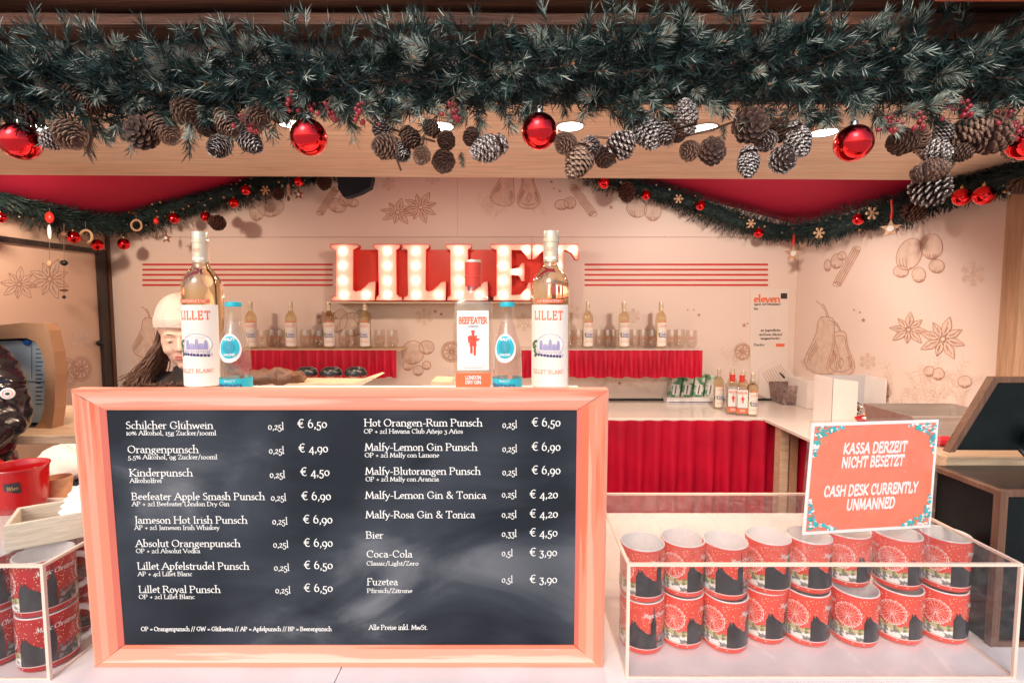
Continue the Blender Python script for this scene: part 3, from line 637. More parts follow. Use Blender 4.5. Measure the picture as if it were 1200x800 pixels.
for tx, xx, yy, ww in (('Jugend- und Verkaufsstand', 883, 357.5, 31), ('Wien', 883, 363, 5), ('an Jugendliche', 891, 388, 23), ('wird kein Alkohol', 889, 393, 27), ('ausgeschenkt.', 891, 397.5, 23), ('Danke', 883, 405, 12)):
    m = MB(); pen_px(m, tx, xx, yy, 2.6, on_back, 'ink', ww, serif=False, nib=(14, 9)); m.build('lettering', parent=po, smooth=False)
m = MB(); decal(m, [[(909, -406), (919, -406), (919, -402.5), (909, -402.5)]], on_back, 'orange_print', .0055); m.build('logo_block', parent=po, smooth=False)
nt_ = thing('notice_sheet', 'white printed sheet leaning crooked on the wall behind the clear spirit bottles', 'paper', (0, BW, 0))
pboard('sheet', [(888, 462), (905, 470), (931, 440), (912, 420), (889, 432)], 'poster_paper', nt_, on_back, .012)
m = MB(); q = []
for i in range(9): q += line2([(892+i*2.6, -(436-i*1.2)), (904+i*2.0, -(457-i*2.5))][:2], .5)
decal(m, q, on_back, 'print_line', .0125)
decal(m, line2([(913, -437), (918, -442)], 2.4), on_back, 'ink', .0125); m.build('printed_lines', parent=nt_, smooth=False)

# ================================================================== FRONT COUNTER
CZ = .99
cnt = thing('front_counter', 'white topped serving counter with a wooden front edge', 'counter', (0, .82, 0))
def cy(x): return .812+x*.010-.82
seams = [-2.2, -1.25, -.298, 1.95]
for a, b_ in zip(seams, seams[1:]):
    m = MB(); m.prism([(a+.001, cy(a)), (b_-.001, cy(b_)), (b_-.001, .70), (a+.001, .70)], CZ-.02, CZ, lambda u, v, w_: (u, v, w_), 'counter_white')
    m.f[0] = m.f[0][::-1]; m.f[1] = m.f[1][::-1]; m.build('counter_panel', parent=cnt, smooth=False)
m = MB(); m.prism([(-2.2, cy(-2.2)-.03), (1.95, cy(1.95)-.03), (1.95, cy(1.95)-.001), (-2.2, cy(-2.2)-.001)], CZ-.06, CZ-.003, lambda u, v, w_: (u, v, w_), 'wood_brown'); m.build('wooden_edge', parent=cnt, smooth=False)
for i in range(14):
    m = MB(); m.box((-2.2+i*.296, .0, .03), (-2.2+i*.296+.292, .02, CZ-.0605), 'wood_vertical'); m.build('front_board', parent=cnt, smooth=False)
m = MB(); m.box((-2.2, .05, CZ-.055), (1.95, .66, CZ-.021), 'wood_pale'); m.build('under_frame', parent=cnt, smooth=False)

led = thing('bottle_ledge', 'raised white ledge behind the menu board holding the display bottles', 'shelf', (-.27, .9, CZ))
m = MB(); m.box((-.43, 0, .43), (.42, .25, .45), 'white_board', bev=.003); m.build('ledge_top', parent=led, smooth=False)
for x in (-.40, .38):
    m = MB(); m.box((x, .02, 0), (x+.02, .24, .429), 'white_board'); m.build('side_panel', parent=led, smooth=False)
LZ = CZ+.45

# ================================================================== MENU BOARD
b0, b1 = atZ(115, 777, CZ), atZ(706, 777, CZ)
BX0 = b0.x; BWd = .8915; BY = b0.y
t0 = Vector((0, .8495-BY, EYE-.138-CZ)); BH = t0.length; up_b = t0.normalized()
BO = Vector((BX0, BY, CZ)); nb_ = Vector((1, 0, 0)).cross(up_b).normalized()     # normal towards the viewer
menu = thing('menu_board', 'big chalkboard drinks menu with salmon wooden frame standing on the counter', 'menu board', BO)
def bd(u, v, w_): return Vector((u, 0, 0)) + up_b*v + nb_*w_
def bpx(px, py):
    d = ray(px, py); o = Vector((0, 0, EYE)); t = (BO-o).dot(nb_)/d.dot(nb_); q = o+d*t-BO
    return q.x, q.dot(up_b)
FS, FT, FB = .0515, .036, .037
def rail(quad, bands, name):
    # quad: outer a, outer b, inner b, inner a; bands = list of (t, lift, material)
    oa, ob, ib, ia = [Vector((*q, 0)) for q in quad]; m = MB()
    for (t0_, l0, mt), (t1_, l1, _) in zip(bands, bands[1:]):
        P = [(oa.lerp(ia, t0_), l0), (ob.lerp(ib, t0_), l0), (ob.lerp(ib, t1_), l1), (oa.lerp(ia, t1_), l1)]
        m.add([bd(p.x, p.y, l) for p, l in P], [(0, 1, 2, 3)], mt)
    P = [bd(oa.x, oa.y, -.012), bd(ob.x, ob.y, -.012), bd(ib.x, ib.y, -.012), bd(ia.x, ia.y, -.012)]
    Q = [bd(oa.x, oa.y, bands[0][1]), bd(ob.x, ob.y, bands[0][1]), bd(ib.x, ib.y, bands[-1][1]), bd(ia.x, ia.y, bands[-1][1])]
    m.add(P+Q, [(3, 2, 1, 0), (0, 1, 5, 4), (2, 3, 7, 6), (1, 2, 6, 5), (3, 0, 4, 7)], 'frame_base')
    return m.build(name, parent=menu, smooth=False)
W_, H_ = BWd, BH
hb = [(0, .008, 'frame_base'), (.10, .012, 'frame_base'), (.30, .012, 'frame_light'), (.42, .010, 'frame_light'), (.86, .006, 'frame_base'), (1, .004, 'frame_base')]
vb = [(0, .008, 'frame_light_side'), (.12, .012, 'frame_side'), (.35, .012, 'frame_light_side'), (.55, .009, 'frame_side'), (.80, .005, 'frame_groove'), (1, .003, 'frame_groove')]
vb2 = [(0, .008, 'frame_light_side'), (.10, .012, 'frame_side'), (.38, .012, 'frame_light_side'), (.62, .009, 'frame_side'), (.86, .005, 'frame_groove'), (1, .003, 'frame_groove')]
g = .0004
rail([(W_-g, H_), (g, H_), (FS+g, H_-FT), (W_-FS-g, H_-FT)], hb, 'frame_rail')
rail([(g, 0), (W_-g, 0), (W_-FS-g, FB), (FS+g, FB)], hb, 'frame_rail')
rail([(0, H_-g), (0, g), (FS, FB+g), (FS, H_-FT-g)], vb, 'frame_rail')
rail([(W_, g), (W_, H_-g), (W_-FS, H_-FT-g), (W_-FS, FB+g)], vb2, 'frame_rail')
m = MB(); m.prism([(FS-.004, FB-.004), (W_-FS+.004, FB-.004), (W_-FS+.004, H_-FT+.004), (FS-.004, H_-FT+.004)], .002, -.008, bd, 'chalkboard'); m.build('chalk_panel', parent=menu, smooth=False)
rows = [("Schilcher Glühwein",148.8,251.3,501.6,"10% Alkohol, 15g Zucker/100ml",149.3,254.7,509,"0,25l",315,333.7,502.5,"€ 6,50",349.4,384.3,500.3),
("Orangenpunsch",151,234.3,529.7,"5,5% Alkohol, 9g Zucker/100ml",151.4,256,537,"0,25l",316,334,530.5,"€ 4,90",350.7,385.6,528.8),
("Kinderpunsch",153,227.5,556.9,"Alkoholfrei",153.5,191,564.5,"0,25l",317,335,558.6,"€ 4,50",352.8,387.3,556.4),
("Beefeater Apple Smash Punsch",155.6,311.6,584.5,"AP + 2cl Beefeater London Dry Gin",156,270,591.7,"0,25l",318.4,336.3,585.3,"€ 6,90",354,389,584.5),
("Jameson Hot Irish Punsch",158.6,291.2,612,"AP + 2cl Jameson Irish Whiskey",159,258.5,619.3,"0,25l",320,338,613,"€ 6,90",356,390.7,611.7),
("Absolut Orangenpunsch",160.3,283,639.3,"OP + 2cl Absolut Vodka",160.7,236,646.5,"0,25l",321,339,640,"€ 6,90",356.7,391,639),
("Lillet Apfelstrudel Punsch",162.4,293.3,665.7,"AP + 4cl Lillet Blanc",162.9,226.6,673.3,"0,25l",322,340,667,"€ 6,50",357,391,665),
("Lillet Royal Punsch",164,259.8,692.9,"OP + 2cl Lillet Blanc",164,229.6,700,"0,25l",323.5,341.4,693.3,"€ 6,50",357,391,691.6),
("Hot Orangen-Rum Punsch",427.2,565.7,498.6,"OP + 2cl Havana Club Añejo 3 Años",427,542.8,507,"0,25l",588.7,606,500.3,"€ 6,50",623,657,498.6),
("Malfy-Lemon Gin Punsch",428,559.8,527,"OP + 2cl Malfy con Limone",428,515,534.8,"0,25l",588.7,606,528.4,"€ 6,90",623,657,527),
("Malfy-Blutorangen Punsch",428.5,563.6,555,"OP + 2cl Malfy con Arancia",429,514.7,562.8,"0,25l",588.7,606,555.6,"€ 6,90",623,657,554.3),
("Malfy-Lemon Gin & Tonica",428.5,570,583,"",0,0,0,"0,25l",588,605.5,581.5,"€ 4,20",620.6,654,582.4),
("Malfy-Rosa Gin & Tonica",429,557,605.7,"",0,0,0,"0,25l",588,605.5,605,"€ 4,20",620.6,654,605),
("Bier",429.3,450,629.5,"",0,0,0,"0,33l",588,605.5,627.4,"€ 4,50",620.6,653.5,627),
("Coca-Cola",430,484,651.6,"Classic/Light/Zero",430,491,661,"0,5l",588,601,650,"€ 3,90",620.6,653,650),
("Fuzetea",430.6,467,684,"Pfirsich/Zitrone",430.6,483.7,692.9,"0,5l",588,601,681,"€ 3,90",620.6,653,681.4)]
def btext(txt, x0, x1, yb, cap, name='lettering', nib=(11, 6)):
    if not txt: return
    u0, v0 = bpx(x0, yb); u1, _ = bpx(x1, yb); m = MB()
    decal(m, pen(txt, u0, v0, cap*.00143, u1-u0, nib=nib), bd, 'print_white', .0026, .00002); m.build(name, parent=menu, smooth=False)
for r in rows:
    btext(r[0], r[1], r[2], r[3], 8.5, 'drink_name', (9.5, 5.2)); btext(r[4], r[5], r[6], r[7], 5.2, 'drink_note', (10.5, 6)); btext(r[8], r[9], r[10], r[11], 8.0, 'volume', (10, 6)); btext(r[12], r[13], r[14], r[15], 10, 'price', (10, 6))
btext("OP = Orangenpunsch // GW = Glühwein // AP = Apfelpunsch // BP = Beerenpunsch", 166.7, 389.4, 737.5, 5.2, 'footnote', (13, 8))
btext("Alle Preise inkl. MwSt.", 432.7, 501.6, 736, 6, 'footnote', (12, 7))
# ================================================================== BOTTLES
def cyl_f(r, a0=0, zz=0):
    """(u = arc length from the front, v = height, w = lift) on a cylinder seen from -Y"""
    def f(u, v, w_):
        a = u/r + a0 - math.pi/2; return ((r+w_)*math.cos(a), (r+w_)*math.sin(a), v+zz)
    return f
def patch(mb, f, u0, u1, v0, v1, mt, lift=.0003, n=14, top=None):
    for i in range(n):
        a, b_ = u0+(u1-u0)*i/n, u0+(u1-u0)*(i+1)/n
        o = len(mb.v); mb.v += [tuple(f(a, v0, lift)), tuple(f(b_, v0, lift)), tuple(f(b_, v1, lift)), tuple(f(a, v1, lift))]; mb.f.append([o, o+1, o+2, o+3]); mb.m.append(mb.mi(mt))
def disc2(cx, cy, rx, ry=None, n=16): return arc(cx, cy, rx, ry or rx, 0, 360-360/n, n-1)
def spline_prof(pts, n=5):
    out = []
    for i in range(len(pts)-1):
        p0, p1, p2, p3 = pts[max(i-1, 0)], pts[i], pts[i+1], pts[min(i+2, len(pts)-1)]
        for k in range(n):
            t = k/n; out.append(tuple(.5*((2*p1[j])+(-p0[j]+p2[j])*t+(2*p0[j]-5*p1[j]+4*p2[j]-p3[j])*t*t+(-p0[j]+3*p1[j]-3*p2[j]+p3[j])*t**3) for j in range(2)))
    out.append(pts[-1]); return [(max(r, .0002), z) for r, z in out]

def wine_bottle(loc, label, rz=0, group=None, flip=0):
    t = thing('wine_bottle', label, 'bottle', loc, rz, group); r = .038
    prof = [(.0005, .006), (.030, .002), (.036, .003), (r, .010), (r, .205)] + spline_prof([(r, .205), (.0365, .222), (.029, .238), (.018, .252), (.0148, .268)], 4)[1:] + [(.0143, .300), (.0143, .318)]
    m = MB(); m.lathe(prof, 40, 'bottle_glass'); m.build('glass', parent=t)
    li = [(.0005, .0085), (.034, .0085)] + [(max(.0005, a-.0022), z) for a, z in prof[3:] if z < .262] + [(.0122, .262), (.0005, .262)]
    m = MB(); m.lathe(li, 40, 'gold_glass_liquid'); m.build('aperitif', parent=t)
    m = MB(); m.lathe([(.0149, .262), (.0151, .300), (.0162, .301), (.0162, .306), (.0151, .307), (.0151, .321), (.014, .3225), (.0005, .3225)], 28, 'foil_cream'); fo = m.build('foil_cap', parent=t)
    f = cyl_f(.0152); m = MB(); decal(m, pen('LILLET', 0, .283, .006, .014, align='c', nib=(10, 5), track=10), f, 'orange_print', .0003); patch(m, f, -.012, .012, .2665, .272, 'label_cream', .0002, 8); m.build('neck_print', parent=fo)
    f = cyl_f(r); m = MB(); patch(m, f, -.046, .046, .018, .178, 'label_cream', .0004, 22); lb = m.build('paper_label', parent=t)
    m = MB(); patch(m, f, -.030, .030, .1815, .189, 'orange_print', .0004, 10); decal(m, pen('APERITIF', 0, .1832, .004, .05, align='c', serif=False), f, 'label_cream', .0007); m.build('neck_band', parent=t)
    k = MB(); decal(k, pen('LILLET', .001, .150, .0155, .062, align='c', nib=(15, 8), track=16), f, 'orange_print', .0007); k.build('brand_lettering', parent=lb); k = MB()
    decal(k, pen('LILLET BLANC', 0, .045, .0075, .066, align='c', nib=(11, 6), track=10), f, 'orange_print', .0007)
    q = line2([(-.044, .0565), (.044, .0565)], .0004)+line2([(-.044, .040), (.044, .040)], .0004)+line2([(-.044, .174), (.044, .174)], .0005)
    for j, ww in enumerate((.05, .036, .056, .05, .04)): q += line2([(-ww/2, .034-j*.003), (ww/2, .034-j*.003)], .0006)
    q += line2([(-.02, .143), (.02, .1435)], .0005)+line2([(-.025, .066), (.025, .066)], .0004)+line2([(-.028, .139), (.028, .139)], .0003)
    decal(k, q, f, 'print_line', .0007); k.build('lettering', parent=lb)
    k = MB(); P = []
    decal(k, [disc2(.004, .1, .026, .021, 20)], f, 'paper_white', .0007); P += line2(arc(.004, .1, .027, .022, 0, 360, 24), .0009)
    for x0_, x1_, z1_, r1_ in ((-.017, -.010, .105, .110), (-.0095, .001, .100, .103), (.0015, .0075, .106, .112), (.008, .0165, .100, .103), (.017, .023, .104, .109)):
        P += [[(x0_, .091), (x1_, .091), (x1_, z1_), (x0_, z1_)], [(x0_-.0005, z1_+.0005), (x1_+.0005, z1_+.0005), ((x0_+x1_)/2+.001, r1_), ((x0_+x1_)/2-.001, r1_)]]
    for a_ in range(16): P += line2([(-.020+a_*.003, .0895), (-.021+a_*.0031, .084+.002*math.sin(a_*2))], .0009)
    for a_ in range(7): P += line2([(-.016+a_*.006, .1145+.0015*math.sin(a_)), (-.011+a_*.006, .1150+.0015*math.sin(a_+1))], .0004)
    decal(k, P, f, 'lilac_print', .0009)
    P = [disc2(-.030+random.uniform(-.005, .005), .09+random.uniform(-.012, .018), .003, .003, 6) for _ in range(16)]; decal(k, P, f, 'green_print', .001)
    decal(k, [[(-.026, .0825), (.030, .0775), (.030, .083), (-.026, .088)]]+[disc2(-.024+.006*i, .082-.0004*i, .003, .003, 6) for i in range(9)], f, 'navy_print', .001); k.build('estate_drawing', parent=lb)
    return t
p = atY(646, 452, 1.04); WBR = wine_bottle((p.x-.002, 1.04, LZ), 'large pale gold aperitif bottle standing on the right end of the menu board ledge', R(-12))
p = atY(239.5, 452, 1.055); dup(WBR, (p.x+.004, 1.055, LZ), R(4), 'large pale gold aperitif bottle standing on the ledge in front of the woman', scale=1.02)

def tonic(loc, label, rz, liquid):
    t = thing('tonic_bottle', label, 'bottle', loc, rz, 'small tonic bottles on the ledge'); r = .0285
    prof = [(.0005, .004), (.024, .002), (r, .006)] + spline_prof([(r, .006), (r, .04), (.0284, .065), (.0264, .095), (.0228, .118), (.0158, .142), (.0122, .158), (.0116, .172)], 4)[1:] + [(.0128, .174), (.0128, .180)]
    m = MB(); m.lathe(prof, 32, 'bottle_glass'); m.build('glass', parent=t)
    m = MB(); m.lathe([(.0005, .007), (.024, .007)]+[(max(.0005, a-.0022), z) for a, z in prof[3:-3] if z < .15]+[(.0105, .15), (.0005, .15)], 32, liquid); m.build('tonic', parent=t)
    m = MB(); pts = []
    m.lathe([(.0145, .178), (.0148, .182), (.0135, .1865), (.0005, .188)], 21, 'teal_bright'); m.build('crown_cap', parent=t)
    def f(u, v, w_):
        rr = .0285
        for (r0, z0), (r1, z1) in zip(prof[2:], prof[3:]):
            if z0 <= v <= z1+1e-9 and z1 > z0: rr = r0+(r1-r0)*(v-z0)/(z1-z0); break
        a = u/.0285-math.pi/2; return ((rr+w_)*math.cos(a), (rr+w_)*math.sin(a), v)
    m = MB(); patch(m, f, -.085, .085, .014, .042, 'teal_bright', .0006, 30); lb = m.build('label_band', parent=t)
    m = MB(); decal(m, pen('GIN&TONICA', -.004, .0235, .0085, .050, align='c', serif=False, nib=(15, 10)), f, 'navy_print', .0012); m.build('lettering', parent=lb)
    m = MB(); decal(m, pen('MALFY', -.01, .036, .004, .02, serif=False), f, 'paper_white', .0012); m.build('lettering', parent=lb)
    m = MB()
    def fan(cx, cz, r0, mt, lift, s_=1.0):
        n = 24; c_ = f(cx, cz, lift); o = len(m.v); m.v.append(tuple(c_))
        for ring in (.5, 1):
            for i in range(n): m.v.append(tuple(f(cx+r0*ring*math.cos(2*math.pi*i/n), cz+r0*s_*ring*math.sin(2*math.pi*i/n), lift)))
        k = m.mi(mt)
        for i in range(n):
            m.f.append([o, o+1+i, o+1+(i+1) % n]); m.m.append(k); m.f.append([o+1+i, o+1+n+i, o+1+n+(i+1) % n, o+1+(i+1) % n]); m.m.append(k)
    fan(0, .100, .0235, 'paper_white', .001, 1.16); fan(0, .102, .0190, 'teal_bright', .0016, 1.12); rd = m.build('round_label', parent=t)
    m = MB(); q = []
    for i in range(12): a = i*math.pi/6; q += line2([(.003*math.cos(a), .102+.003*math.sin(a)), (.010*math.cos(a), .102+.010*math.sin(a))], .0007)
    q += line2(arc(0, .102, .0105, .0105, 0, 360, 16), .0006); decal(m, q, f, 'navy_print', .0022)
    decal(m, pen('MALFY', 0, .1145, .0048, .024, align='c', nib=(15, 12), serif=False), f, 'paper_white', .0022); decal(m, pen('LIMONE', 0, .0860, .004, .022, align='c', nib=(15, 12), serif=False), f, 'paper_white', .0022); m.build('emblem', parent=rd)
    return t
p = atY(277, 452, .985); tonic((p.x, .985, LZ), 'small tonic bottle with teal cap in front of the left aperitif bottle', R(6), 'tonic_liquid')
p = atY(594.5, 452, .985); tonic((p.x, .985, LZ), 'small tonic bottle with teal cap and pinkish drink beside the gin bottle', R(-10), 'pink_liquid')

def gin(loc, label, rz=0, scale=1, group=None):
    t = thing('gin_bottle', label, 'bottle', loc, rz, group)
    def sect(hw, hd, z, n=32, e=6):
        out = []
        for i in range(n):
            a = 2*math.pi*i/n; c_, s_ = math.cos(a), math.sin(a); q = (abs(c_)**e+abs(s_)**e)**(-1/e); out.append((hw*q*c_, hd*q*s_, z))
        return out
    def loft(secs, mt, nm):
        vs = [p for s_ in secs for p in s_]; n = 32; fs = []
        for i in range(len(secs)-1):
            for k in range(n): fs.append((i*n+k, i*n+(k+1) % n, (i+1)*n+(k+1) % n, (i+1)*n+k))
        fs.append(tuple(range(n-1, -1, -1))); fs.append(tuple((len(secs)-1)*n+k for k in range(n)))
        m = MB(); m.add(vs, fs, mt); return m.build(nm, parent=t)
    W2, D2 = .0385, .027
    S_ = [sect(W2*.96, D2*.96, .002), sect(W2, D2, .007), sect(W2, D2, .176), sect(W2*.97, D2*.97, .184), sect(W2*.8, D2*.85, .190, e=4), sect(.022, .018, .195, e=3), sect(.0155, .0145, .202, e=2), sect(.0145, .0145, .222, e=2)]
    loft(S_, 'bottle_glass', 'glass')
    L_ = [sect(W2-.003, D2-.003, .009), sect(W2-.003, D2-.003, .174), sect(W2*.9-.003, D2*.9-.003, .181)]
    loft(L_, 'clear_spirit', 'spirit')
    m = MB(); m.lathe([(.0152, .212), (.0155, .212), (.0155, .228), (.0163, .229), (.0163, .232), (.0155, .233), (.0158, .246), (.0158, .258), (.0135, .2595), (.0005, .2595)], 28, 'foil_red'); m.lathe([(.0160, .2575), (.0163, .2585), (.0150, .2625), (.0005, .2632)], 28, 'foil_cream'); m.build('screw_cap', parent=t)
    f = lambda u, v, w_: (u, -D2-w_, v)
    m = MB(); m.prism([(-.030, .052), (.030, .052), (.030, .166), (-.030, .166)], .0006, .0001, f, 'paper_white'); lb = m.build('paper_label', parent=t, smooth=False)
    m = MB(); decal(m, pen('BEEFEATER', 0, .141, .0115, .054, align='c', serif=False, nib=(18, 12)), f, 'orange_print', .001); decal(m, pen('LONDON', 0, .134, .003, .02, align='c', serif=False, nib=(12, 8)), f, 'ink', .001)
    decal(m, line2([(-.026, .060), (.026, .060)], .0004)+line2([(-.018, .056), (.018, .056)], .0007)+line2([(-.029, .166), (.029, .166)], .0008), f, 'print_line', .001); m.build('lettering', parent=lb)
    m = MB(); decal(m, [[(-.007, .098), (.007, .098), (.0055, .108), (.008, .118), (-.008, .118), (-.0055, .108)], disc2(0, .121, .003, .0035, 8), [(-.004, .124), (.004, .124), (.003, .128), (-.003, .128)], [(-.009, .104), (-.006, .104), (-.006, .117), (-.010, .116)], [(.006, .106), (.013, .111), (.012, .113), (.006, .112)], [(-.0055, .084), (-.001, .084), (-.001, .098), (-.0055, .098)], [(.001, .080), (.005, .080), (.0055, .098), (.001, .098)]], f, 'red_glaze', .0011); m.build('guard_figure', parent=lb)
    m = MB(); m.prism([(-.033, .018), (.033, .018), (.033, .046), (-.033, .046)], .0006, .0001, f, 'orange_print'); lb2 = m.build('bottom_label', parent=t, smooth=False)
    m = MB(); decal(m, pen('LONDON', 0, .0345, .0065, .030, align='c', serif=False, nib=(16, 12))+pen('DRY GIN', 0, .0255, .0065, .030, align='c', serif=False, nib=(16, 12)), f, 'paper_white', .001); m.build('lettering', parent=lb2)
    if scale != 1: t.scale = (scale,)*3
    return t
p = atY(555, 452, 1.03); GIN = gin((p.x, 1.03, LZ), 'gin bottle with red cap and white label in the middle of the menu board ledge', R(3))
p = atZ(868, 473, .98)
BC = .98                                       # back counter height
gb = [(-.035, 2.965, 'gin', 'front gin bottle with white label beside the clear tub'), (-.075, 3.00, 'ginr', 'small red capped gin bottle at the left of the spirit bottles'), (-.045, 3.08, 'ginb', 'red capped gin bottle behind the front gin bottle'), (.02, 2.95, 'w', 'gold bottle at the right front of the spirit bottle group'), (.015, 3.06, 'w', 'gold bottle second in line of the spirit bottle group'), (-.01, 3.15, 'w', 'gold bottle third in line of the spirit bottle group'), (-.09, 3.16, 'w', 'rearmost gold bottle of the spirit bottle group by the wall')]
for dx, yy, kd, lb in gb:
    x = (p.x/p.y)*3.05+dx+.0
    if kd[0] == 'g': dup(GIN, (x, yy, BC), R(-8), lb, 'spirit bottles on the back counter', .92)
    else: dup(WBR, (x, yy, BC), R(10), lb, 'spirit bottles on the back counter', .78)

WBR.scale = (1.02,)*3; GIN.scale = (1.03,)*3
for o in C.objects:
    if o.name.startswith('tonic_bottle'): o.scale = (1.0,)*3
# ================================================================== BACK BAR
bk = thing('back_counter', 'long pale back counter with deep red pleated skirt', 'counter', (0, 2.88, 0))
m = MB(); m.box((-2.0, 0, BC-.03), (1.905, .545, BC), 'bar_white', bev=.003); m.build('counter_top', parent=bk, smooth=False)
m = MB(); m.box((-2.0, .08, .03), (1.905, .54, BC-.031), 'dark_coat'); m.build('cabinet_body', parent=bk, smooth=False)
m = MB(); m.box((-2.0, .546, BC-.01), (1.90, .565, BC+.012), 'black_plastic'); m.build('rear_gap_strip', parent=bk, smooth=False)
def skirt(name, x0, x1, y, z0, z1, pitch, amp, parent, seed, n_z=7, mt='red_cloth'):
    random.seed(seed); vs = []; fs = []; xs = []; n = int((x1-x0)/pitch*10); ph = 0; k = []
    for i in range(n+1):
        k.append(ph); ph += 2*math.pi/10*random.uniform(.7, 1.3)
    for j in range(n_z+1):
        t = j/n_z
        for i in range(n+1):
            x = x0+(x1-x0)*i/n; a = amp*(.25+.75*min(1, t*1.6)); c_ = math.sin(k[i]+.25*math.sin(i*.11+t*2)); c_ = math.copysign(abs(c_)**.6, c_)
            vs.append((x+.35*a*math.cos(k[i])*t, y-a*c_-amp*.2, z1-(z1-z0)*t-(.004*math.sin(i*.3) if j == n_z else 0)))
    for j in range(n_z):
        for i in range(n): q = j*(n+1)+i; fs.append((q, q+n+1, q+n+2, q+1))
    m = MB(); m.add(vs, fs, mt); o = m.build(name, parent=parent); return o
skirt('pleated_skirt', -2.0, 1.90, -.036, .2, BC-.003, .10, .028, bk, 3)
for nm, x0, x1, lb in (('a', -1.78, atY(465, 415, 3.20).x, 'wall shelf with red pleated trim to the left of the gin bottle'), ('b', atY(611, 415, 3.20).x, atY(822, 415, 3.20).x, 'wall shelf with red pleated trim to the right of the gin bottle')):
    SHZ = 1.345; t = thing('wall_shelf', lb, 'shelf', (x0, 3.20, SHZ))
    L_ = x1-x0; m = MB(); m.box((0, 0, -.012), (L_+.015, .245, 0), 'wood_pale' if nm == 'a' else 'bar_white'); m.build('shelf_board', parent=t, smooth=False)
    skirt('pleated_trim', 0, L_, -.014, -.175, -.002, .055, .012, t, 5 if nm == 'a' else 8, 6)
def onshelf(px, y=3.28): return atY(px, 400, y).x
names = ['leftmost shelf bottle, beside the small tonic bottle', 'second bottle from the left on the left shelf', 'third bottle from the left on the left shelf', 'rightmost bottle on the left shelf, under the glowing letters', 'leftmost bottle on the right shelf', 'middle bottle on the right shelf', 'rightmost bottle on the right shelf']
for px, nm in zip((293, 340, 385, 427.5, 689, 731.5, 775), names):
    dup(WBR, (onshelf(px), 3.30, SHZ), R(random.uniform(-15, 25)), nm, 'aperitif bottles on the wall shelves', .93)
def glass(loc, label):
    t = thing('stemless_glass', label, 'glass', loc, 0, 'glasses on the wall shelves')
    m = MB(); m.lathe([(.0005, .004), (.026, .003), (.034, .02), (.038, .05), (.036, .09), (.033, .118), (.0322, .118), (.035, .09), (.037, .05), (.033, .022), (.025, .008), (.0005, .008)], 24, 'thin_glass'); m.build('bowl', parent=t)
    m = MB(); f = cyl_f(.0383); decal(m, pen('LILLET', 0, .060, .011, .042, align='c', serif=False), f, 'orange_print', .0005); m.build('print', parent=t)
    return t
GL = None
gpx = [(308, 'L', 1), (317, 'L', 2), (329, 'L', 3), (356, 'L', 4), (366, 'L', 5), (376, 'L', 6), (402, 'L', 7), (411, 'L', 8), (443, 'L', 9), (461, 'L', 10), (668, 'R', 1), (678, 'R', 2), (703, 'R', 3), (713, 'R', 4), (720, 'R', 5), (745, 'R', 6), (754, 'R', 7), (764, 'R', 8), (788, 'R', 9), (798, 'R', 10), (809, 'R', 11)]
bt = {'L': (293, 340, 385, 427.5), 'R': (689, 731.5, 775)}
nth = ['', 'first', 'second', 'third', 'fourth', 'fifth', 'sixth', 'seventh', 'eighth', 'ninth', 'tenth', 'eleventh', 'twelfth']
for px, sd, k in gpx:
    lb = 'clear stemless glass, %s from the left on the %s shelf' % (nth[k], 'left' if sd == 'L' else 'right')
    lo = (onshelf(px, 3.33), 3.33+random.uniform(-.03, .05), SHZ)
    if GL is None: GL = glass(lo, lb)
    else: dup(GL, lo, random.uniform(-.5, .5), lb)

# carton of green packets
p = atZ(812, 472, BC); t = thing('packet_carton', 'white carton of upright green and white packets under the right shelf', 'carton', (p.x, p.y, BC))
m = MB(); m.box((-.17, 0, 0), (.17, .14, .035), 'paper_white'); m.box((-.165, -.0005, .002), (.165, -.0002, .008), 'navy_print'); m.build('tray', parent=t, smooth=False)
for i in range(4):
    m = MB(); T = Matrix.Translation((-.115+i*.077, .03, .03)) @ Matrix.Rotation(R(8), 4, 'Y'); m.box((-.032, 0, 0), (.032, .06, .15), 'green_pack', T, bev=.006)
    m.add([(-.018, -.001, .02), (.022, -.001, .02), (.022, -.001, .09), (-.018, -.001, .09)], [(0, 1, 2, 3)], 'paper_white', T); m.add([(-.003, -.002, .025), (.004, -.002, .025), (.004, -.002, .085), (-.003, -.002, .085)], [(0, 1, 2, 3)], 'ink', T); m.build('packet', parent=t, smooth=False)
# clear tub
p = atZ(931, 473, BC); t = thing('plastic_tub', 'cloudy clear plastic tub in the corner of the back counter', 'container', (p.x, p.y+.03, BC))
def rbox(m, hw, hd, z0, z1, fl, mt, inner=0):
    def ring(a, b_, z): return [(-a, -b_, z), (a, -b_, z), (a, b_, z), (-a, b_, z)]
    v = ring(hw, hd, z0)+ring(hw+fl, hd+fl, z1)+ring(hw+fl-.004, hd+fl-.004, z1)+ring(hw-.004, hd-.004, z0+.004)
    m.add(v, [(3, 2, 1, 0)]+[(i, (i+1) % 4, 4+(i+1) % 4, 4+i) for i in range(4)]+[(4+i, 4+(i+1) % 4, 8+(i+1) % 4, 8+i) for i in range(4)]+[(8+i, 8+(i+1) % 4, 12+(i+1) % 4, 12+i) for i in range(4)]+[(12, 13, 14, 15)], mt)
m = MB(); rbox(m, .10, .08, 0, .13, .012, 'cloudy_plastic'); m.build('tub_body', parent=t, smooth=False)
m = MB(); m.box((-.075, -.05, .006), (.075, .05, .06), 'tub_plastic', bev=.01); m.build('contents', parent=t, smooth=False)
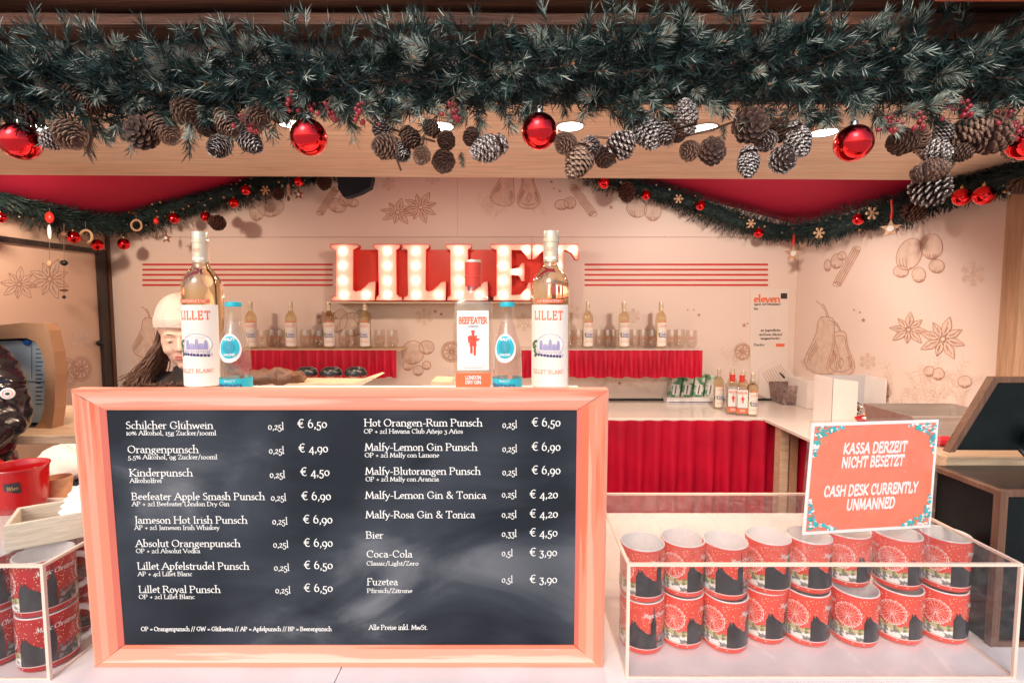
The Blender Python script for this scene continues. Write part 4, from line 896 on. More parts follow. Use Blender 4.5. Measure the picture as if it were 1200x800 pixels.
# white boxes in the corner, side counter
p = atZ(899, 493, BC)
sd = thing('side_counter', 'pale topped side counter on a wooden leg along the right wall', 'counter', (1.42, 1.7, 0))
m = MB(); m.box((0, 0, BC-.012), (.48, 1.15, BC+.008), 'bar_white', bev=.003); m.build('counter_top', parent=sd, smooth=False)
for dx in (.02, .075):
    m = MB(); m.box((dx, 1.0, .03), (dx+.045 if dx < .05 else dx+.04, 1.06, BC-.013), 'wood_pale' if dx < .05 else 'wood_vertical', bev=.003); m.build('leg', parent=sd, smooth=False)
m = MB(); m.box((.13, .9, .03), (.48, 1.14, BC-.013), 'red_cloth'); m.build('side_cloth', parent=sd, smooth=False)
ZS = BC+.008
bx = thing('open_box', 'white open fronted box holding silver ornaments on the side counter', 'box', (1.62, 2.56, ZS))
m = MB(); m.box((0, 0, 0), (.006, .16, .265), 'white_board'); m.box((.006, .154, 0), (.27, .16, .262), 'grey_board'); m.box((.264, 0, 0), (.27, .153, .262), 'white_board'); m.build('carton_wall', parent=bx, smooth=False)
m = MB(); m.add([(.0, 0, 0), (.105, -.03, 0), (.105, -.03, .255), (0, 0, .265), (.0, .004, 0), (.105, -.026, 0), (.105, -.026, .255), (0, .004, .265)], [(0,1,2,3),(7,6,5,4),(0,4,5,1),(3,2,6,7),(1,5,6,2),(0,3,7,4)], 'white_board'); m.build('front_flap', parent=bx, smooth=False)
m = MB(); m.box((.15, .05, 0), (.26, .15, .02), 'chrome')
random.seed(4)
for _ in range(16): m.ball((random.uniform(.13, .2), random.uniform(.02, .1), random.uniform(.03, .12)), random.uniform(.012, .022), 'chrome' if random.random() < .7 else 'black_plastic', 10, 6)
m.build('silver_ornaments', parent=bx)
p = atZ(961, 479, BC); m = MB(); m.box((p.x-.085, p.y+.0, BC), (p.x+.10, p.y+.22, BC+.175), 'white_board', bev=.004); tag(m.build('storage_box', smooth=False), 'plain white box pushed into the corner behind the open box', 'box')
p = Vector((1.735, 2.40, 1.065)); pl = thing('cookie_plate', 'red cloth with gingerbread pieces beside the open white box', 'food', p)
m = MB(); m.box((-.06, -.05, ZS-1.065), (.06, .05, 0), 'white_board'); m.build('stand', parent=pl, smooth=False)
m = MB(); m.lathe([(.0005, .004), (.08, .004), (.095, .022), (.10, .02), (.085, 0), (.0005, 0)], 30, 'red_fabric', sq=.7); m.build('red_cloth', parent=pl)
for i in range(7):
    a = i*1.1; m = MB(); m.ball((.055*math.cos(a), .035*math.sin(a), .022+.006*(i % 3)), (.022, .018, .009), 'gingerbread' if i % 3 else 'frost', 10, 6); m.build('gingerbread_piece', parent=pl)
p = atY(1095, 520, 1.95); pn = thing('steel_pan', 'brushed steel food pan behind the cash desk sign', 'pan', (p.x+.03, 2.0, 1.11))
m = MB(); m.box((-.15, -.10, ZS-1.11), (.12, .10, 0), 'white_board'); m.build('stand', parent=pn, smooth=False)
m = MB(); rbox(m, .17, .12, 0, .10, .015, 'steel'); m.box((-.20, -.15, .1), (.20, -.134, .104), 'steel'); m.build('pan_body', parent=pn, smooth=False)
# tall frosted thing / brown post behind? wooden tools left of centre on a work shelf
ws = thing('work_shelf', 'narrow wooden work shelf behind the menu board', 'shelf', (-1.0, 1.55, 1.318))
m = MB(); m.box((.18, 0, -.02), (.86, .26, 0), 'wood_pale'); m.build('shelf_board', parent=ws, smooth=False)
for x in (.20, .81):
    m = MB(); m.box((x, .1, -1.288), (x+.03, .13, -.021), 'wood_vertical'); m.build('leg', parent=ws, smooth=False)
WS = 1.318
def tray(px0, px1, Y, name, label, h=.03, d=.12):
    a, b_ = atY(px0, 448, Y).x, atY(px1, 448, Y).x; t = thing(name, label, 'board', ((a+b_)/2, Y, WS)); L_ = (b_-a)/2
    m = MB(); m.prism([(-L_, h-.03), (L_*.7, h-.03), (L_, h), (L_*.96, h+.003), (L_*.62, h-.018), (-L_, h-.016)], 0, d, lambda u, v, w_: (u, w_, v+.0), 'wood_pale'); m.build('board', parent=t, smooth=False); return t
tray(300, 440, 1.60, 'wooden_board', 'light wooden board with upturned end behind the menu board', .075)
tray(505, 534, 1.60, 'wooden_tray', 'small wooden tray with raised end left of the gin bottle', .08)
for px, lb in ((357, 'black round jar lid beside the brown gloves'), (386, 'black round jar lid in the middle behind the menu board'), (415, 'black round jar lid at the raised end of the wooden board')):
    x = atY(px, 445, 1.74).x; t = thing('storage_jar', lb, 'jar', (x, 1.76, WS+.03), 0, 'jars behind the menu board')
    m = MB(); m.lathe([(.0005, 0), (.034, 0), (.034, .035)], 24, 'thin_glass'); m.build('jar_glass', parent=t)
    m = MB(); m.lathe([(.037, .033), (.038, .040), (.033, .052), (.02, .060), (.0005, .062)], 24, 'black_plastic'); m.build('lid', parent=t)
x = atY(325, 445, 1.50+.12).x; t = thing('brown_gloves', 'crumpled brown leather gloves lying behind the menu board', 'gloves', (x, 1.63, WS+.052))
m = MB()
from mathutils import noise
for c_, r_ in (((-.02, 0, .02), (.085, .04, .030)), ((.035, -.01, .022), (.05, .035, .030))): m.ball(c_, r_, 'cardboard', 40, 24)
m.v = [tuple(Vector(v)+noise.noise_vector(Vector(v)*28)*.016+noise.noise_vector(Vector(v)*70)*.005) for v in m.v]
m.build('leather', ['wood_brown'], parent=t)
for i in range(5):
    x = atY(446+i*11, 445, 1.70).x; o_ = thing('shot_glass', 'small grey shot glass, %s from the left in the row near the gin bottle' % nth[i+1], 'glass', (x, 1.70, WS), 0, 'shot glasses behind the menu board') if i == 0 else dup(SG, (x, 1.70, WS), 0, 'small grey shot glass, %s from the left in the row near the gin bottle' % nth[i+1])
    if i == 0:
        SG = o_; m = MB(); m.lathe([(.0005, 0), (.013, 0), (.014, .038), (.012, .038), (.011, .004), (.0005, .004)], 16, 'thin_glass'); m.build('glass', parent=SG); m = MB(); m.lathe([(.0135, .012), (.0142, .012), (.0146, .024), (.0138, .024)], 16, 'slate_edge'); m.build('band', parent=SG)

# ================================================================== MARQUEE LETTERS
mq = thing('marquee_sign', 'illuminated marquee letters reading LILLET with round bulbs on the back wall', 'sign', (0, 3.30, 0))
def mqf(u, v, w_):
    p = atY(380+u/3.871, 270+(-v)/3.871, 3.30); return (p.x, -w_, p.z)
Lp = [(35,66),(160,66),(162,80),(140,90),(138,270),(150,276),(172,272),(196,252),(208,236),(232,230),(240,232),(236,318),(40,318),(42,302),(60,294),(62,92),(38,82)]
Ip = [(228,66),(350,66),(348,82),(332,92),(334,290),(345,298),(358,302),(360,318),(240,318),(244,300),(254,292),(250,92),(232,84)]
L2 = [(358,66),(478,66),(480,80),(466,90),(464,270),(474,276),(494,272),(518,252),(530,236),(548,230),(556,232),(554,318),(364,318),(366,304),(384,294),(382,92),(362,82)]
L3 = [(555,66),(668,66),(668,80),(655,90),(652,270),(665,276),(684,272),(708,252),(720,236),(742,230),(745,318),(560,318),(562,304),(576,294),(574,92),(556,82)]
E1 = [(754,66),(1020,66),(1020,110),(1006,140)]
Ep = [(754,66),(938,66),(938,136),(922,132),(910,112),(890,92),(850,92),(850,175),(880,172),(893,150),(908,150),(908,232),(893,232),(882,206),(850,204),(850,292),(890,290),(916,262),(926,236),(938,236),(936,318),(768,318),(768,302),(782,294),(782,92),(756,82)]
Tp = [(942,66),(1152,66),(1150,136),(1136,134),(1118,104),(1090,92),(1084,96),(1084,292),(1098,302),(1100,318),(1010,318),(1012,302),(1026,292),(1026,96),(1012,92),(984,100),(960,128),(942,136)]
bulbs = [[(90,95),(90,160),(90,228),(95,293),(195,293)],[(290,95),(290,160),(290,228),(290,293)],[(418,95),(418,160),(418,228),(420,293),(522,293)],[(612,95),(612,160),(612,228),(614,293),(705,293)],[(812,95),(812,160),(812,228),(812,293),(915,90),(872,188),(915,292)],[(970,90),(1055,90),(1125,90),(1055,160),(1055,228),(1055,293)]]
from mathutils.geometry import tessellate_polygon
for P, bl in zip((Lp, Ip, L2, L3, Ep, Tp), bulbs):
    P = [(x, -y) for x, y in P]; A = sum(P[i][0]*P[(i+1) % len(P)][1]-P[(i+1) % len(P)][0]*P[i][1] for i in range(len(P)))
    if A < 0: P = P[::-1]
    m = MB(); n_ = len(P); tri = tessellate_polygon([[Vector((x, y, 0)) for x, y in P]])
    fr = [mqf(x, y, .026) for x, y in P]; fr2 = [mqf(x, y, .034) for x, y in P]; bkv = [mqf(x, y, -.03) for x, y in P]
    cxm = sum(x for x, y in P)/n_; 
    m.add(fr, [tuple(t_) if (P[t_[1]][0]-P[t_[0]][0])*(P[t_[2]][1]-P[t_[0]][1])-(P[t_[1]][1]-P[t_[0]][1])*(P[t_[2]][0]-P[t_[0]][0]) > 0 else tuple(reversed(t_)) for t_ in tri], 'marquee_face')
    m.add(fr2+bkv, [(i, n_+i, n_+(i+1) % n_, (i+1) % n_) for i in range(n_)], 'marquee_side')
    lt = m.build('letter', parent=mq, smooth=False); m = MB(); m.tube([Vector(q) for q in fr2+[fr2[0]]], .002, 6, 'marquee_side', cap=False); m.build('rim', parent=lt)
    for x, y in bl:
        q = mqf(x, -y, .040); m = MB(); m.ball(q, .0115, 'bulb', 14, 8); m.build('bulb', parent=lt)
m = MB(); m.prism([(130, -300), (1075, -300), (1075, -85), (130, -85)], -.03, -.045, mqf, 'marquee_side'); m.build('back_panel', parent=mq, smooth=False)
m = MB(); a, b_ = mqf(30, -322, 0), mqf(1100, -322, 0); m.box((a[0], -.03, a[2]-.012), (b_[0], .15, a[2]-.002), 'wood_pale'); m.build('ledge', parent=mq, smooth=False)

# ================================================================== RIGHT CLEAR CASE, MUGS, SIGN
def clear_case(name, label, x0, x1, y0, y1, h, cat='display case'):
    t = thing(name, label, cat, ((x0+x1)/2, y0, CZ+.0008)); w2 = (x1-x0)/2; d = y1-y0; th = .0045
    def pan(nm, a, b_, mt): m = MB(); m.box(a, b_, mt); return m.build(nm, parent=t, smooth=False)
    pan('front_pane', (-w2+th, 0, 0), (w2-th, th*.6, h-th), 'acrylic'); pan('rear_pane', (-w2+th, d-th*.6, 0), (w2-th, d, h-th), 'acrylic_lid')
    pan('side_pane', (-w2, 0, 0), (-w2+th*.6, d, h-th), 'acrylic'); pan('side_pane', (w2-th*.6, 0, 0), (w2, d, h-th), 'acrylic')
    pan('lid_pane', (-w2+th, th, h-th*.6), (w2-th, d-th, h), 'acrylic_lid')
    e = .0046
    for q in (((-w2, -.0005, h-e), (w2, e, h+.0004)), ((-w2, d-e, h-e), (w2, d+.0005, h+.0004)), ((-w2-.0004, e+.0002, h-e), (-w2+e, d-e-.0002, h+.0002)), ((w2-e, e+.0002, h-e), (w2+.0004, d-e-.0002, h+.0002)),
              ((-w2-.0006, -.001, 0), (-w2+e, e, h-e-.0002)), ((w2-e, -.001, 0), (w2+.0006, e, h-e-.0002)), ((-w2+e+.0002, -.0008, 0), (w2-e-.0002, .003, .003)), ((w2-.003, e+.001, 0), (w2+.0006, d-e, .003)), ((-w2-.0006, e+.001, 0), (-w2+.003, d-e, .003))):
        pan('polished_edge', q[0], q[1], 'acrylic_edge')
    return t
CX0, CX1, CY0, CY1, CH = .193, .853, .826, 1.15, .200
clear_case('display_case', 'long clear acrylic case full of red mugs at the right of the counter', CX0, CX1, CY0, CY1, CH)

def mug(label, loc, rz, red='red_glaze', group=None, r=.0405, h=.0965, handle=True):
    t = thing('souvenir_mug', label, 'mug', loc, rz, group)
    m = MB(); m.lathe([(.0005, .004), (r*.82, .004), (r*.84, 0), (r*.95, .001), (r, .006), (r, h-.003), (r-.0005, h-.001)], 48, red); m.build('mug_body', parent=t)
    m = MB(); m.lathe([(r-.0003, h-.0015), (r-.0010, h), (r-.0028, h), (r-.0036, h-.003), (r-.0038, .012), (r*.7, .007), (.0005, .007)], 48, 'white_glaze'); m.build('white_lining', parent=t)
    if handle:
        m = MB(); m.tube([Matrix.Rotation(R(45), 3, 'Z') @ Vector((r-.002+.026*math.sin(math.pi*k/10), 0, h*.5+.030*math.cos(math.pi*k/10))) for k in range(11)], [.0055]*11, 10, 'white_glaze' if red != 'red_glaze' else red); m.build('handle', parent=t)
    # printed wrap: u in -pi r .. pi r, front (u=0) faces -Y of the mug
    f = cyl_f(r); m = MB(); C_ = 2*math.pi*r
    def P(polys, mt, lift=.0004, step=.00001): decal(m, polys, f, mt, lift, step)
    ub = lambda a: a*C_/360       # degrees -> arc length
    q = []
    for i in range(60): q += line2([(ub(i*6), h*.115), (ub(i*6+6), h*.115)], .0012)
    P(q, 'white_glaze', .0005)
    # snow dots
    rs = random.Random(11); q = []
    for i in range(230):
        a = rs.uniform(0, 360); v = h*rs.uniform(.42, .93); q.append(disc2(ub(a), v, .0009, None, 5))
    P(q[:150], 'mug_yellow', .0003); P(q[150:], 'mug_pink', .0003)
    for base in (0, 180):
        # crowd strip and olive roofs under the ferris wheel
        for i in range(10):
            a0, a1 = base-75+i*7.5, base-75+(i+1)*7.5; t0_ = h*(.36+.03*math.sin(i*1.7)); t1_ = h*(.36+.03*math.sin((i+1)*1.7))
            P([[(ub(a0), h*.13), (ub(a1), h*.13), (ub(a1), h*.27), (ub(a0), h*.27)]], 'mug_grey', .0005); P([[(ub(a0), h*.27), (ub(a1), h*.27), (ub(a1), t1_), (ub(a0), t0_)]], 'mug_olive', .0005)
        # ferris wheel
        cu, cv, rr = ub(base-42), h*.60, h*.225
        q = line2(arc(cu, cv, rr, rr, 0, 360, 28), .0011)+line2(arc(cu, cv, rr*.88, rr*.88, 0, 360, 28), .0006)
        for i in range(18): a = i*math.pi/9; q += line2([(cu+rr*.1*math.cos(a), cv+rr*.1*math.sin(a)), (cu+rr*.5*math.cos(a), cv+rr*.5*math.sin(a))], .0004)+line2([(cu+rr*.5*math.cos(a), cv+rr*.5*math.sin(a)), (cu+rr*math.cos(a), cv+rr*math.sin(a))], .0004)
        q += [disc2(cu+rr*1.04*math.cos(i*math.pi/9), cv+rr*1.04*math.sin(i*math.pi/9), .0011, None, 6) for i in range(18)]
        q += line2([(cu, cv), (cu-rr*.4, cv-rr*1.1)], .0008)+line2([(cu, cv), (cu+rr*.4, cv-rr*1.1)], .0008); P(q, 'mug_pink', .0007)
        # cathedral silhouette with spire
        pr = [(0,.13,.50),(3,.13,.56),(5,.13,.66),(7,.13,.58),(9,.13,.62),(11,.13,.64),(13,.13,.60),(18,.13,.54),(24,.13,.50),(30,.13,.46),(36,.13,.42),(41,.13,.42),(41.01,.13,.62),(44,.13,.68),(46,.13,.80),(47.2,.13,.94),(47.8,.13,.94),(49,.13,.80),(51,.13,.68),(53,.13,.64),(54,.13,.13)]
        for (a0, b0_, h0), (a1, b1_, h1) in zip(pr, pr[1:]): P([[(ub(base-5+a0*1.3), h*b0_), (ub(base-5+a1*1.3), h*b1_), (ub(base-5+a1*1.3), h*h1), (ub(base-5+a0*1.3), h*h0)]], 'mug_black', .0009)
        # grey town right of the spire
        for i in range(14):
            a0 = base+66+i*3; t0_ = h*(.24+.13*abs(math.sin(i*.9))+.02*(i % 2)); P([[(ub(a0), h*.13), (ub(a0+3), h*.13), (ub(a0+3), t0_), (ub(a0+1.5), t0_+h*.04), (ub(a0), t0_)]], 'mug_town' , .0006)
        P(pen('Magic Christmas', ub(base+30), h*.735, h*.085, ub(76), nib=(13, 6), slant=.35, serif=False), 'white_glaze', .0012)
        P(line2([(ub(base-30), h*.075), (ub(base-2), h*.075)], .0010), 'mug_pink', .0006)
    m.build('printed_wrap', parent=t)
    return t
MUG = None
cols = [(751,769,-24,-40),(797,763,-1,2),(848,768,-38,-12),(893,757,-26,-15),(942,760,-23,-13),(998,761,-2,-5),(1049,758,-6,-6),(1100,757,-21,-9)]
for i, (px, py, r1, r0) in enumerate(cols):
    q = atZ(px, py, CZ); s_ = (q.y+.0405)/q.y; x, y = q.x*s_, q.y+.0405
    for lv in (0, 1):
        lb = '%s red mug in the %s column from the left inside the long clear case' % ('upper' if lv else 'lower', nth[i+1])
        jx, jy = (0, 0) if not lv else [(-.001, 0), (.001, .002), (-.002, .004), (.002, -.004), (.004, .006), (.0, .030), (.002, .012), (.004, .004)][i]
        loc = (x+jx, y+jy, CZ+.002+lv*.0972); rz = R((r1 if lv else r0))
        if MUG is None: MUG = mug(lb, loc, rz, group='red mugs stacked in the long clear case', handle=True); 
        else: dup(MUG, loc, rz, lb)
for o in kids(MUG):
    pass
q = atZ(772, 690, CZ); pass

# sign on the case
def quadpt(px, py, Y): return atY(px, py, Y)
sY = .955
s_bl, s_br = atZ(940, 627, CZ+CH), atZ(1090, 618, CZ+CH)
ux = Vector((s_br.x-s_bl.x, s_br.y-s_bl.y, 0)); sw = ux.length; ux.normalize(); sg_o = Vector((s_bl.x, s_bl.y, CZ+CH+.001))
# lean: top a little farther back
nrm = Vector((ux.y, -ux.x, 0)); upv = (Vector((0, 0, 1))-nrm*.10+ux*.0).normalized(); nrm = ux.cross(upv).normalized()
dtop = ray(948, 497); o_ = Vector((0, 0, EYE)); tt = (sg_o-o_).dot(nrm)/dtop.dot(nrm); tl = o_+dtop*tt-sg_o; dtr = ray(1103, 490); tt = (sg_o-o_).dot(nrm)/dtr.dot(nrm); tr = o_+dtr*tt-sg_o
SHt = (tl.dot(upv)+tr.dot(upv))/2; upv2 = (tl+tr-ux*sw).normalized(); SHt = (tl+tr-ux*sw).length/2; upv = upv2; nrm = ux.cross(upv).normalized()
sg = thing('cash_desk_sign', 'orange laminated sign saying the cash desk is currently unmanned, standing on the clear case', 'sign', sg_o)
def sf(u, v, w_): return ux*u+upv*v+nrm*w_
m = MB(); m.prism([(0, 0), (sw, 0), (sw, SHt), (0, SHt)], .0008, -.0008, sf, 'paper_white'); m.build('paper', parent=sg, smooth=False)
m = MB(); mg = .006; m.prism([(mg, mg), (sw-mg, mg), (sw-mg, SHt-mg), (mg, SHt-mg)], .0013, .0009, sf, 'sign_orange'); m.build('orange_field', parent=sg, smooth=False)
def sans(lines, size, sx, parent, name, mt, f, cx, ys, off=.012):
    for tx, yb in zip(lines, ys):
        cu = bpy.data.curves.new('t', 'FONT'); cu.body = tx; cu.size = size; cu.align_x = 'CENTER'; cu.offset = off*size; cu.resolution_u = 3
        o = bpy.data.objects.new('t', cu); me = bpy.data.meshes.new_from_object(o)
        m = MB(); m.add([f(cx+v.co.x*sx+v.co.y*.06, yb+v.co.y, .0018) for v in me.vertices], [tuple(p_.vertices) for p_ in me.polygons], mt)
        bpy.data.objects.remove(o); bpy.data.curves.remove(cu); bpy.data.meshes.remove(me)
        m.build(name, parent=parent, smooth=False)
for tx, yb, ww, cxx in (('KASSA DERZEIT', .715, .50, .505), ('NICHT BESETZT', .59, .49, .495), ('CASH DESK CURRENTLY', .335, .735, .50), ('UNMANNED', .205, .38, .505)):
    m = MB(); decal(m, pen(tx, sw*cxx, SHt*yb, .0190, sw*ww, nib=(18, 15), serif=False, slant=.10, align='c', track=3), sf, 'paper_white', .0018); m.build('lettering', parent=sg, smooth=False)
random.seed(21)
for cxs, cys, sx_, sy_ in ((mg, SHt-mg, 1, -1), (sw-mg, SHt-mg, -1, -1), (mg, mg, 1, 1), (sw-mg, mg, -1, 1)):
    m = MB(); cf = lambda x, y: (cxs+sx_*x, cys+sy_*y)
    for i in range(95):
        a = random.random(); d = random.random()**.8*.058
        x, y = (d, random.uniform(0, max(.004, .027*(1-d/.062)))) if a < .5 else (random.uniform(0, max(.004, .023*(1-d/.062))), d)
        r_ = random.uniform(.0018, .0042); P = disc2(*cf(x+.001, y+.001), r_, r_*random.uniform(.5, 1), 7)
        decal(m, [P], sf, random.choice(['teal', 'teal', 'paper_white', 'teal_bright', 'mug_pink']), .0018+.000015*i)
    m.build('floral_corner', parent=sg, smooth=False)
m = MB(); decal(m, [disc2(random.uniform(.03, sw-.03), random.uniform(.03, SHt-.03), .0008, None, 5) for _ in range(26)], sf, 'mug_pink', .0017); m.build('speckles', parent=sg, smooth=False)
m = MB(); m.prism([(-.004, -.0), (sw+.005, -.0), (sw+.005, SHt+.004), (-.004, SHt+.004)], .0030, -.0030, sf, 'pocket_film'); m.build('clear_pocket', parent=sg, smooth=False)

# ================================================================== RIGHT: CASH CABINET, LID
cb = thing('cash_cabinet', 'dark cash cabinet with brown edging beside the clear case', 'cabinet', (.885, .905, CZ))
cw, cd, ch = .42, .16, .296
m = MB(); m.box((.006, .006, 0), (cw, cd-.006, ch-.006), 'black_screen'); m.build('cabinet_body', parent=cb, smooth=False)
for a, b_ in (((0, 0, 0), (.014, .014, ch)), ((.0142, 0, ch-.012), (cw, .012, ch-.0004)), ((0, .0142, ch-.012), (.012, cd-.0142, ch-.0004)), ((0, cd-.014, 0), (.014, cd, ch)), ((.0142, 0, 0), (cw, .010, .010))):
    m = MB(); m.box(a, b_, 'wood_brown', bev=.0015); m.build('edge_strip', parent=cb, smooth=False)
m = MB(); m.box((.0142, .0122, ch-.0058), (cw, cd-.002, ch-.003), 'black_plastic'); m.build('top_panel', parent=cb, smooth=False)
zc = CZ+ch
sl = thing('counter_slab', 'pale wooden slab lying behind the dark cabinet', 'board', (.93, 1.075, zc+.012))
m = MB(); m.box((.0, 0, -.04), (.5, .15, 0), 'wood_pale', bev=.002); m.build('slab', parent=sl, smooth=False)
m = MB(); m.box((0.01, .012, -zc-.012+CZ+.0), (.45, .14, -.0405), 'wood_brown'); m.build('base_box', parent=sl, smooth=False)
m = MB(); m.box((.97, 1.15, zc+.0125), (1.35, 1.20, zc+.026), 'red_fabric', bev=.005); tag(m.build('red_cloth'), 'folded red cloth under the raised dark lid', 'cloth')
ld = thing('tilted_monitor', 'black slanted panel with worn brown frame raised on the right', 'monitor', (0, 1.02, 0))
lf = lambda u, v, w_: (u, w_, v)
A_, B_, C2, D_ = atY(1112, 530, 1.02), atY(1165, 442, 1.02), (1.45, 1.478), (1.45, 1.325)
A_ = (A_.x, A_.z); B_ = (B_.x, B_.z); t_ = .011
m = MB(); dx, dz = B_[0]-A_[0], B_[1]-A_[1]; L_ = math.hypot(dx, dz); nx, nz = dz/L_*t_, -dx/L_*t_
m.prism([A_, (A_[0]+nx*1.3, A_[1]+nz*.6+.004), (B_[0]+nx, B_[1]+nz-.004), B_], 0, .016, lf, 'wood_brown'); m.build('frame_side', parent=ld, smooth=False)
m = MB(); m.prism([(B_[0]+.001, B_[1]), (B_[0]+nx+.0005, B_[1]-.010), (C2[0], C2[1]-.012), C2], 0.0005, .016, lf, 'wood_brown'); m.build('frame_top', parent=ld, smooth=False)
m = MB(); m.prism([(A_[0]+nx*1.3+.001, A_[1]+.004), (1.45, A_[1]+.002), (1.45, C2[1]-.0125), (B_[0]+nx+.001, B_[1]-.0125)], .004, .015, lf, 'black_screen'); m.build('black_panel', parent=ld, smooth=False)
q = atY(1192, 535, 1.03); m = MB(); m.tube([(q.x, .01, q.z+.02), (q.x+.004, -.01, q.z+.0), (q.x-.006, -.016, q.z-.02), (q.x+.012, -.02, q.z-.022)], .004, 8, 'black_plastic'); m.ball((q.x+.008, -.012, q.z+.045), (.018, .01, .022), 'black_plastic'); m.build('bracket', parent=ld)

# ================================================================== LEFT CLEAR CASE AND MUGS
LX1 = -.779
clear_case('display_case', 'short clear acrylic case with red mugs at the left edge of the counter', -1.30, LX1, .822, 1.12, .2)
mug_l = mug('upper deep red mug nearest the corner of the left clear case', (-.829, .878, CZ+.0995), R(-2), 'red_glaze_deep', 'deep red mugs in the left clear case', .0435)
base_l = -62
for (x, y, lv, rz, lb) in ((-.829, .878, 0, -8, 'lower deep red mug nearest the corner of the left clear case'), (-.928, .882, 0, -5, 'lower deep red mug cut off by the left picture edge'), (-.928, .882, 1, 4, 'upper deep red mug cut off by the left picture edge'), (-.845, .985, 0, -50, 'lower deep red mug with visible handle beside the board frame'), (-.845, .985, 1, 120, 'upper deep red mug between the case corner and the board frame')):
    dup(mug_l, (x, y, CZ+.002+lv*.0975), R(rz), lb)
# tray with receipts
zt = CZ+.2005
a, b_ = atZ(6, 647, zt), atZ(99, 629, zt); dv = Vector((b_.x-a.x, b_.y-a.y, 0)); ang = math.atan2(dv.y, dv.x)
ty = thing('wooden_tray', 'small pale wooden tray with paper slips on top of the left clear case', 'tray', (a.x, a.y, zt), ang)
TW, TD, TH = .165, .10, .047
for q in (((0, 0, 0), (TW, .007, TH)), ((0, TD-.007, 0), (TW, TD, TH)), ((0, .0072, 0), (.007, TD-.0072, TH)), ((TW-.007, .0072, 0), (TW, TD-.0072, TH))):
    m = MB(); m.box(*q, 'tray_wood', bev=.001); m.build('side_board', parent=ty, smooth=False)
m = MB(); m.box((.0072, .0072, 0), (TW-.0072, TD-.0072, .005), 'tray_wood'); m.build('bottom_board', parent=ty, smooth=False)
rc = thing('paper_slips', 'folded white paper slips sticking out of the wooden tray', 'paper', (a.x, a.y, zt), ang)
for i in range(4):
    T = Matrix.Translation((.085+i*.008, .035+.01*i, .018+i*.006)) @ Euler((R(20+6*i), R(-24), R(25+8*i))).to_matrix().to_4x4(); m = MB(); vs = []; fs = []
    for j in range(7): vs += [(j*.016, 0, .004*math.sin(j*1.1)), (j*.016, .045, .004*math.sin(j*1.1+.4))]
    fs = [(2*j, 2*j+2, 2*j+3, 2*j+1) for j in range(6)]; m.add(vs, fs, 'paper_white', T); m.build('slip', parent=rc)
# big red cup behind the tray
q = atZ(22, 606, CZ); rzp = atY(24, 603, 1.07); cp_ = thing('big_red_cup', 'big glossy red cup with thick handle behind the wooden tray', 'cup', (rzp.x-.028, 1.10, rzp.z)); cp_.scale = (.88, .88, 1)
m = MB(); m.lathe(spline_prof([(.0005, .003), (.044, .002), (.052, .010), (.0565, .05), (.059, .088), (.0625, .098)], 4)+[(.0615, .1), (.0590, .099)]+spline_prof([(.0590, .099), (.055, .085), (.052, .05), (.048, .012), (.0005, .009)], 4), 48, 'red_glaze_deep'); m.build('cup_body', parent=cp_)
m = MB(); m.tube([(-.052-.0*k-.038*math.sin(math.pi*k/10), -.018-.02*math.sin(math.pi*k/10), .052+.032*math.cos(math.pi*k/10)) for k in range(11)], .0085, 12, 'red_glaze_deep'); m.build('handle', parent=cp_)
f = lambda u, v, w_: ((.0578+(v-.05)*.06+w_)*math.cos(u/.055-math.pi/2+.55), (.0545+(v-.05)*.2+w_)*math.sin(u/.055-math.pi/2+.55), v)
m = MB(); patch(m, f, -.014, .014, .050, .074, 'mug_black', .0008, 6); decal(m, pen('Wien', -.010, .058, .009, .02, nib=(12, 6), slant=.3, serif=False), f, 'gold', .0013); m.build('emblem', parent=cp_)
pd = thing('cup_pedestal', 'low white block carrying the big red cup inside the left case area', 'block', (rzp.x, 1.14, CZ)); m = MB(); m.box((-.14, -.012, 0), (.10, .11, rzp.z-CZ-.0005), 'white_board', bev=.003); m.build('block', parent=pd, smooth=False)
q = atY(60, 578, 1.15); sc_ = thing('small_cup', 'small cream cup with gingerbread coloured rim peeping out behind the big red cup', 'cup', (q.x, 1.17, rzp.z)); m = MB(); m.lathe([(.0005, 0), (.02, 0), (.026, .03), (.027, .05), (.025, .05), (.02, .008), (.0005, .006)], 24, 'gingerbread'); m.build('cup_body', parent=sc_)
# left work table
TBZ = 1.205
tb = thing('side_table', 'wooden work table at the left wall carrying the brown framed case', 'table', (-1.9, 1.62, 0))
m = MB(); m.box((-.75, 0, TBZ-.03), (.5, .5, TBZ), 'wood_pale', bev=.003); m.build('table_top', parent=tb, smooth=False)
for x, y in ((-.7, .03), (.44, .03), (-.7, .44), (.44, .44)):
    m = MB(); m.box((x, y, .03), (x+.045, y+.045, TBZ-.0305), 'wood_pale'); m.build('leg', parent=tb, smooth=False)
m = MB(); m.box((-.70, .06, .6), (.435, .45, .62), 'dark_coat'); m.build('lower_shelf', parent=tb, smooth=False)
